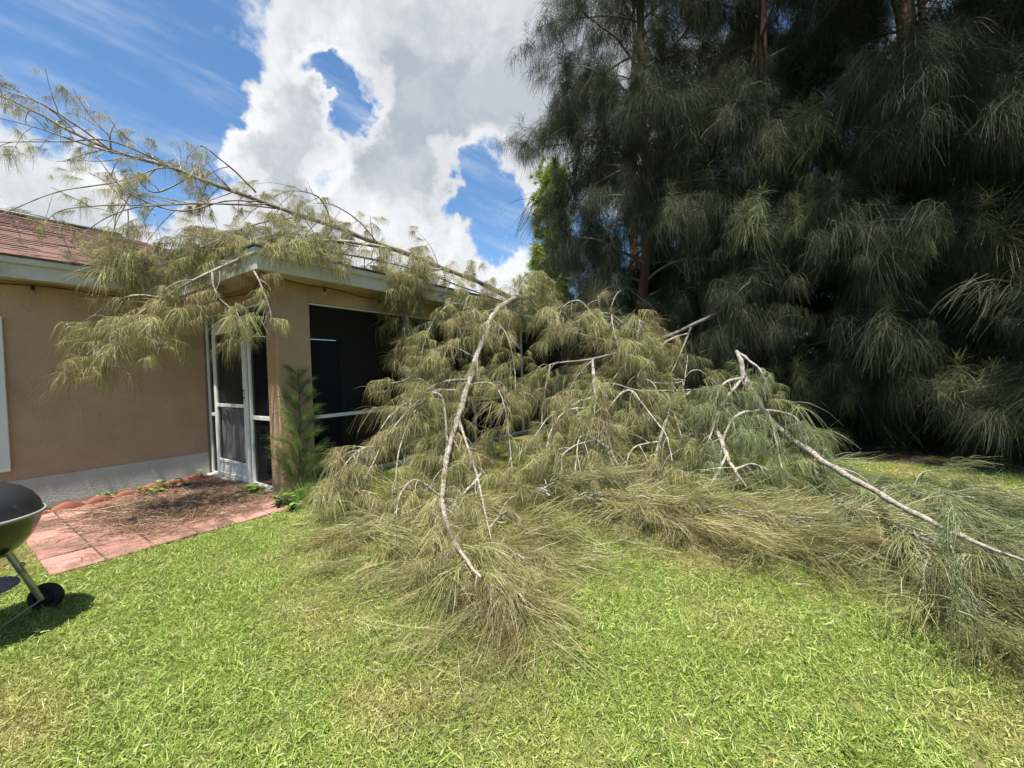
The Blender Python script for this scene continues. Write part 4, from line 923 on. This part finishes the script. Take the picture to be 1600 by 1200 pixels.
lying('grey green fallen limb on the grass near the right edge, its needles swept down', G((1330, 795, .20), (1390, 830, .22), (1430, 870, .2), (1470, 915, .14), (1530, 955, .08), (1600, 985, .05)), 103, 'foliage_mid', n=34, length=.5, scale=.85, per=12,
      subs=(G((1440, 850, .25), (1480, 880, .16), (1530, 910, .1), (1600, 935, .06)), G((1500, 860, .2), (1550, 890, .15), (1590, 930, .1), (1610, 980, .05))))
lying('fallen limb of pale green sprays behind the long bare white stem', G((1330, 780, .18), (1400, 775, .22), (1470, 780, .22), (1540, 795, .18), (1620, 815, .12)), 104, 'foliage_green', n=34, length=.55, scale=.9, per=11,
      subs=(G((1340, 790, .2), (1390, 770, .25), (1420, 765, .28), (1440, 740, .38), (1455, 735, .36)), G((1420, 768, .26), (1390, 760, .26), (1360, 768, .22))))
lying('fallen limb of drooping green sprays in front of the long bare white stem', G((1300, 768, .2), (1340, 790, .26), (1380, 808, .26), (1430, 830, .26), (1490, 850, .26), (1560, 865, .22), (1620, 890, .18)), 105, 'foliage_green', n=34, length=.5, scale=.9, per=12, r0=.018)
lying('fallen limb of dull green sprays at the far right below the trees', G((1440, 760, .15), (1500, 765, .2), (1560, 770, .2), (1640, 785, .15)), 106, 'foliage_mid', n=22, length=.5, scale=1.0, per=10)

# ------------------------------------------------------------------ young casuarina by the post
def build_sapling():
    b = atz(466, 772); top = at(466, 578, b[1] + .05)
    e = empty('sapling', tuple(b)); tag(e, 'young feathery green casuarina growing against the porch post', 'sapling')
    pl = Plant(111); rng = pl.rng
    stem = smooth_path([b, b * .5 + top * .5 + [.02, 0, 0], top], 8); tube_obj('stem', stem, np.linspace(.012, .003, len(stem)), 'bark_brown', e, 6)
    for k in range(34):
        t = .04 + .94 * (k / 34.); i = min(int(t * (len(stem) - 1)), len(stem) - 2); p = stem[i] + (stem[i + 1] - stem[i]) * (t * (len(stem) - 1) - i)
        a = k * 2.4; L = .26 * (1 - .85 * t) + .04; d = np.array([math.cos(a) * .8, math.sin(a) * .8, .75])
        pts = pl.twig(p, d, L, .004, .0015, .03, .05, 5); 
        for q, qq in zip(pts[:-1:1], pts[1::1]):
            dd = qq - q; s = .42 + .42 * (1 - t)
            rz_ = math.atan2(dd[1], dd[0]); ry = -math.atan2(dd[2], math.hypot(dd[0], dd[1]))
            pl.t.setdefault('fresh', []).append((q[0], q[1], q[2], rng.normal(0, .3), ry + rng.normal(0, .15), rz_, s))
    pl.finish(e, 'bark_brown', 'foliage_fresh', 1.1)
build_sapling()

# ------------------------------------------------------------------ weeds
def leaf_plant(name, label, p, n, h, seed, leafscale=.06, parent_group=None, cat='weed'):
    rng = np.random.default_rng(seed); e = empty(name, tuple(p)); tag(e, label, cat, parent_group)
    w = Wood(); V, Q, S = [], [], []
    for k in range(n):
        a = rng.uniform(0, 6.28); d = np.array([math.cos(a) * .5, math.sin(a) * .5, 1.]); q = np.array(p) + [rng.normal(0, .03), rng.normal(0, .03), 0]
        top = q + d * h * rng.uniform(.5, 1.1); w.tube(smooth_path([q, (q + top) / 2 + [0, 0, .01], top], 3), [.0025] * 7, 4) if False else w.tube([q, (q + top) / 2, top], [.0025, .002, .0012], 4)
        for t in (.45, .7, 1.0):
            c = q + (top - q) * t; aa = rng.uniform(0, 6.28); L = leafscale * rng.uniform(.7, 1.3); ld = np.array([math.cos(aa), math.sin(aa), rng.uniform(-.2, .4)]); sd = np.array([-math.sin(aa), math.cos(aa), 0]) * L * .36
            o = len(V); V += [c, c + ld * L * .35 + sd, c + ld * L * .35 - sd + [0, 0, 0], c + ld * L * .75 + sd * .7 + [0, 0, -.004], c + ld * L * .75 - sd * .7 + [0, 0, -.004], c + ld * L + [0, 0, -.012], c + ld * L * .5 + [0, 0, -.006]]
            Q += [(o, o + 1, o + 6, o + 2), (o + 6, o + 1, o + 3, o + 5), (o + 6, o + 5, o + 4, o + 2)]; S += [rng.uniform(0, 1)] * 7
    w.build('stems', 'bark_brown', e)
    me = fast_mesh('leaves', np.array(V), np.array(Q), 'weed_leaf', S); o = link(bpy.data.objects.new('leaves', me), e); o['kind'] = 'stuff'
def grass_tuft(label, p, n, scale, seed):
    e = empty('grass_clump', tuple(p)); tag(e, label, 'grass clump', 'tall grass by the porch'); rng = np.random.default_rng(seed)
    A = np.stack([rng.normal(p[0], .10, n), rng.normal(p[1], .07, n), np.zeros(n)], 1)
    scatter('blades', A, np.stack([rng.normal(0, .1, n), rng.normal(0, .1, n), rng.uniform(0, 6, n)], 1), rng.uniform(.7, 1.2, n) * scale, tufts('tallgrass', 'weed_leaf', 3), e, seed)
grass_tuft('tall green grass clump at the foot of the sapling', atz(470, 785), 10, .75, 1)
grass_tuft('tall green grass clump between the sapling and the fallen limb', atz(515, 775), 10, .8, 2)
grass_tuft('tall green grass clump below the porch screen, half under the fallen limb', atz(545, 765), 8, .7, 3)
for k, (px, py, n, h, ls, lab) in enumerate(((440, 792, 9, .16, .07, 'small broad leaved weed at the corner of the porch post'), (395, 770, 7, .13, .10, 'light green weed beside the bottom of the screen door'), (408, 778, 6, .06, .05, 'low weed on the pavers in front of the door'),
        (462, 798, 10, .15, .06, 'leafy weed in front of the tall grass by the sapling'), (265, 766, 9, .14, .08, 'bright weed standing tall behind the middle of the edging'), (240, 775, 8, .1, .07, 'leafy weed half covering the edging left of the tall weed'), (290, 762, 12, .09, .05, 'dark low weed sprawling onto the pavers by the edging'),
        (225, 772, 8, .09, .05, 'small yellow green weed against the plinth'), (165, 778, 10, .07, .04, 'tiny weed at the plinth foot nearest the grill'), (190, 774, 10, .07, .04, 'tiny weed at the plinth foot right of the first one'), (312, 748, 9, .1, .05, 'weed in the corner where plinth meets the door wall'),
        (85, 797, 4, .03, .05, 'single leafy seedling by the leftmost edging piece'))):
    leaf_plant('weed', lab, atz(px, py), n, h, 200 + k, ls, 'weeds around the patio')

# ------------------------------------------------------------------ loose stick and litter on the patio
tag(tube_obj('dry_stick', [atz(150, 797, .035), atz(185, 790, .04), atz(216, 785, .035)], [.006, .007, .004], 'dead_twig', None, 6), 'straight pale dry stick lying on the pavers by the edging', 'stick')
def build_litter():
    rng = np.random.default_rng(8); n = 480; pts = []
    while len(pts) < n:
        u, v = rng.uniform(.5, 2.35), rng.uniform(4.4, 6.5)
        dens = math.exp(-((u - 1.6) / .6) ** 2 - ((v - 5.6) / .75) ** 2)  # needles massed mid-patio, partly in place of dappled shade and staining
        if rng.uniform() < dens + .03: pts.append(hxyz(u, v, .026))
    o = scatter('needle_litter_shade', pts, np.stack([np.zeros(n), np.zeros(n), rng.uniform(0, 6, n)], 1), rng.uniform(.7, 1.3, n), tufts('straw', 'litter', 4, 1.2), None, 3)
    tag(o, 'fallen brown needles strewn over the red pavers, also standing in for dappled shade', 'needle litter', kind='stuff')
build_litter()
def build_lawn_litter():
    rng = np.random.default_rng(18); n = 260; t = rng.uniform(0, 1, n); pts = []
    line = smooth_path([atz(520, 850), atz(640, 960), atz(780, 1010), atz(880, 900), atz(950, 830), atz(1150, 870), atz(1400, 900), atz(1560, 1040)], 10)
    for k in range(n):
        p = line[int(t[k] * (len(line) - 1))] + np.array([rng.normal(0, .22), rng.normal(-.08, .2), 0]); pts.append((p[0], p[1], rng.uniform(.015, .04)))
    o = scatter('loose_needles', pts, np.stack([np.zeros(n), np.zeros(n), rng.uniform(0, 6, n)], 1), rng.uniform(.6, 1.2, n), tufts('straw', 'foliage_dry', 4, 1.0), None, 5)
    tag(o, 'loose needles dropped on the grass around the fallen limbs', 'needle litter', kind='stuff')
build_lawn_litter()

# ------------------------------------------------------------------ lawn grass
def build_grass():
    rng = np.random.default_rng(9); cand = []
    for (y0, y1, dens) in ((.9, 2.2, 700), (2.2, 3.6, 520), (3.6, 5.5, 320), (5.5, 8.2, 170)):
        xm = 1.35 * y1 + .6; n = int(dens * (y1 - y0) * 2 * xm); cand.append(np.stack([rng.uniform(-xm, xm, n), rng.uniform(y0, y1, n)], 1))
    A = np.vstack(cand); u = A @ D1; v = A @ D2
    wob = .03 * np.sin(u * 9) + .02 * np.sin(u * 23 + 1)
    patio = (u > .49 + .03 * np.sin(v * 11)) & (u < 2.42) & (v > 4.36 + wob)
    left = (u <= .49) & (v > 6.25)
    inside = (v > 4.93) & (u > 2.3)
    soil = (A[:, 1] > 7.6 - .75 * (A[:, 0] - 2.2)) & (A[:, 0] > 2.0)
    keep = ~(patio | inside | left | (v > 6.95)) & (~soil | (rng.uniform(size=len(A)) < .15))
    A = A[keep]; n = len(A); sc = rng.uniform(.75, 1.25, n)
    o = scatter('lawn_grass', np.column_stack([A, np.zeros(n)]), np.stack([rng.normal(0, .12, n), rng.normal(0, .12, n), rng.uniform(0, 6.28, n)], 1), sc, tufts('grass', 'grass_blade', 6), None, 4)
    tag(o, 'short broad bladed lawn grass in full sun', 'grass', kind='stuff')
build_grass()
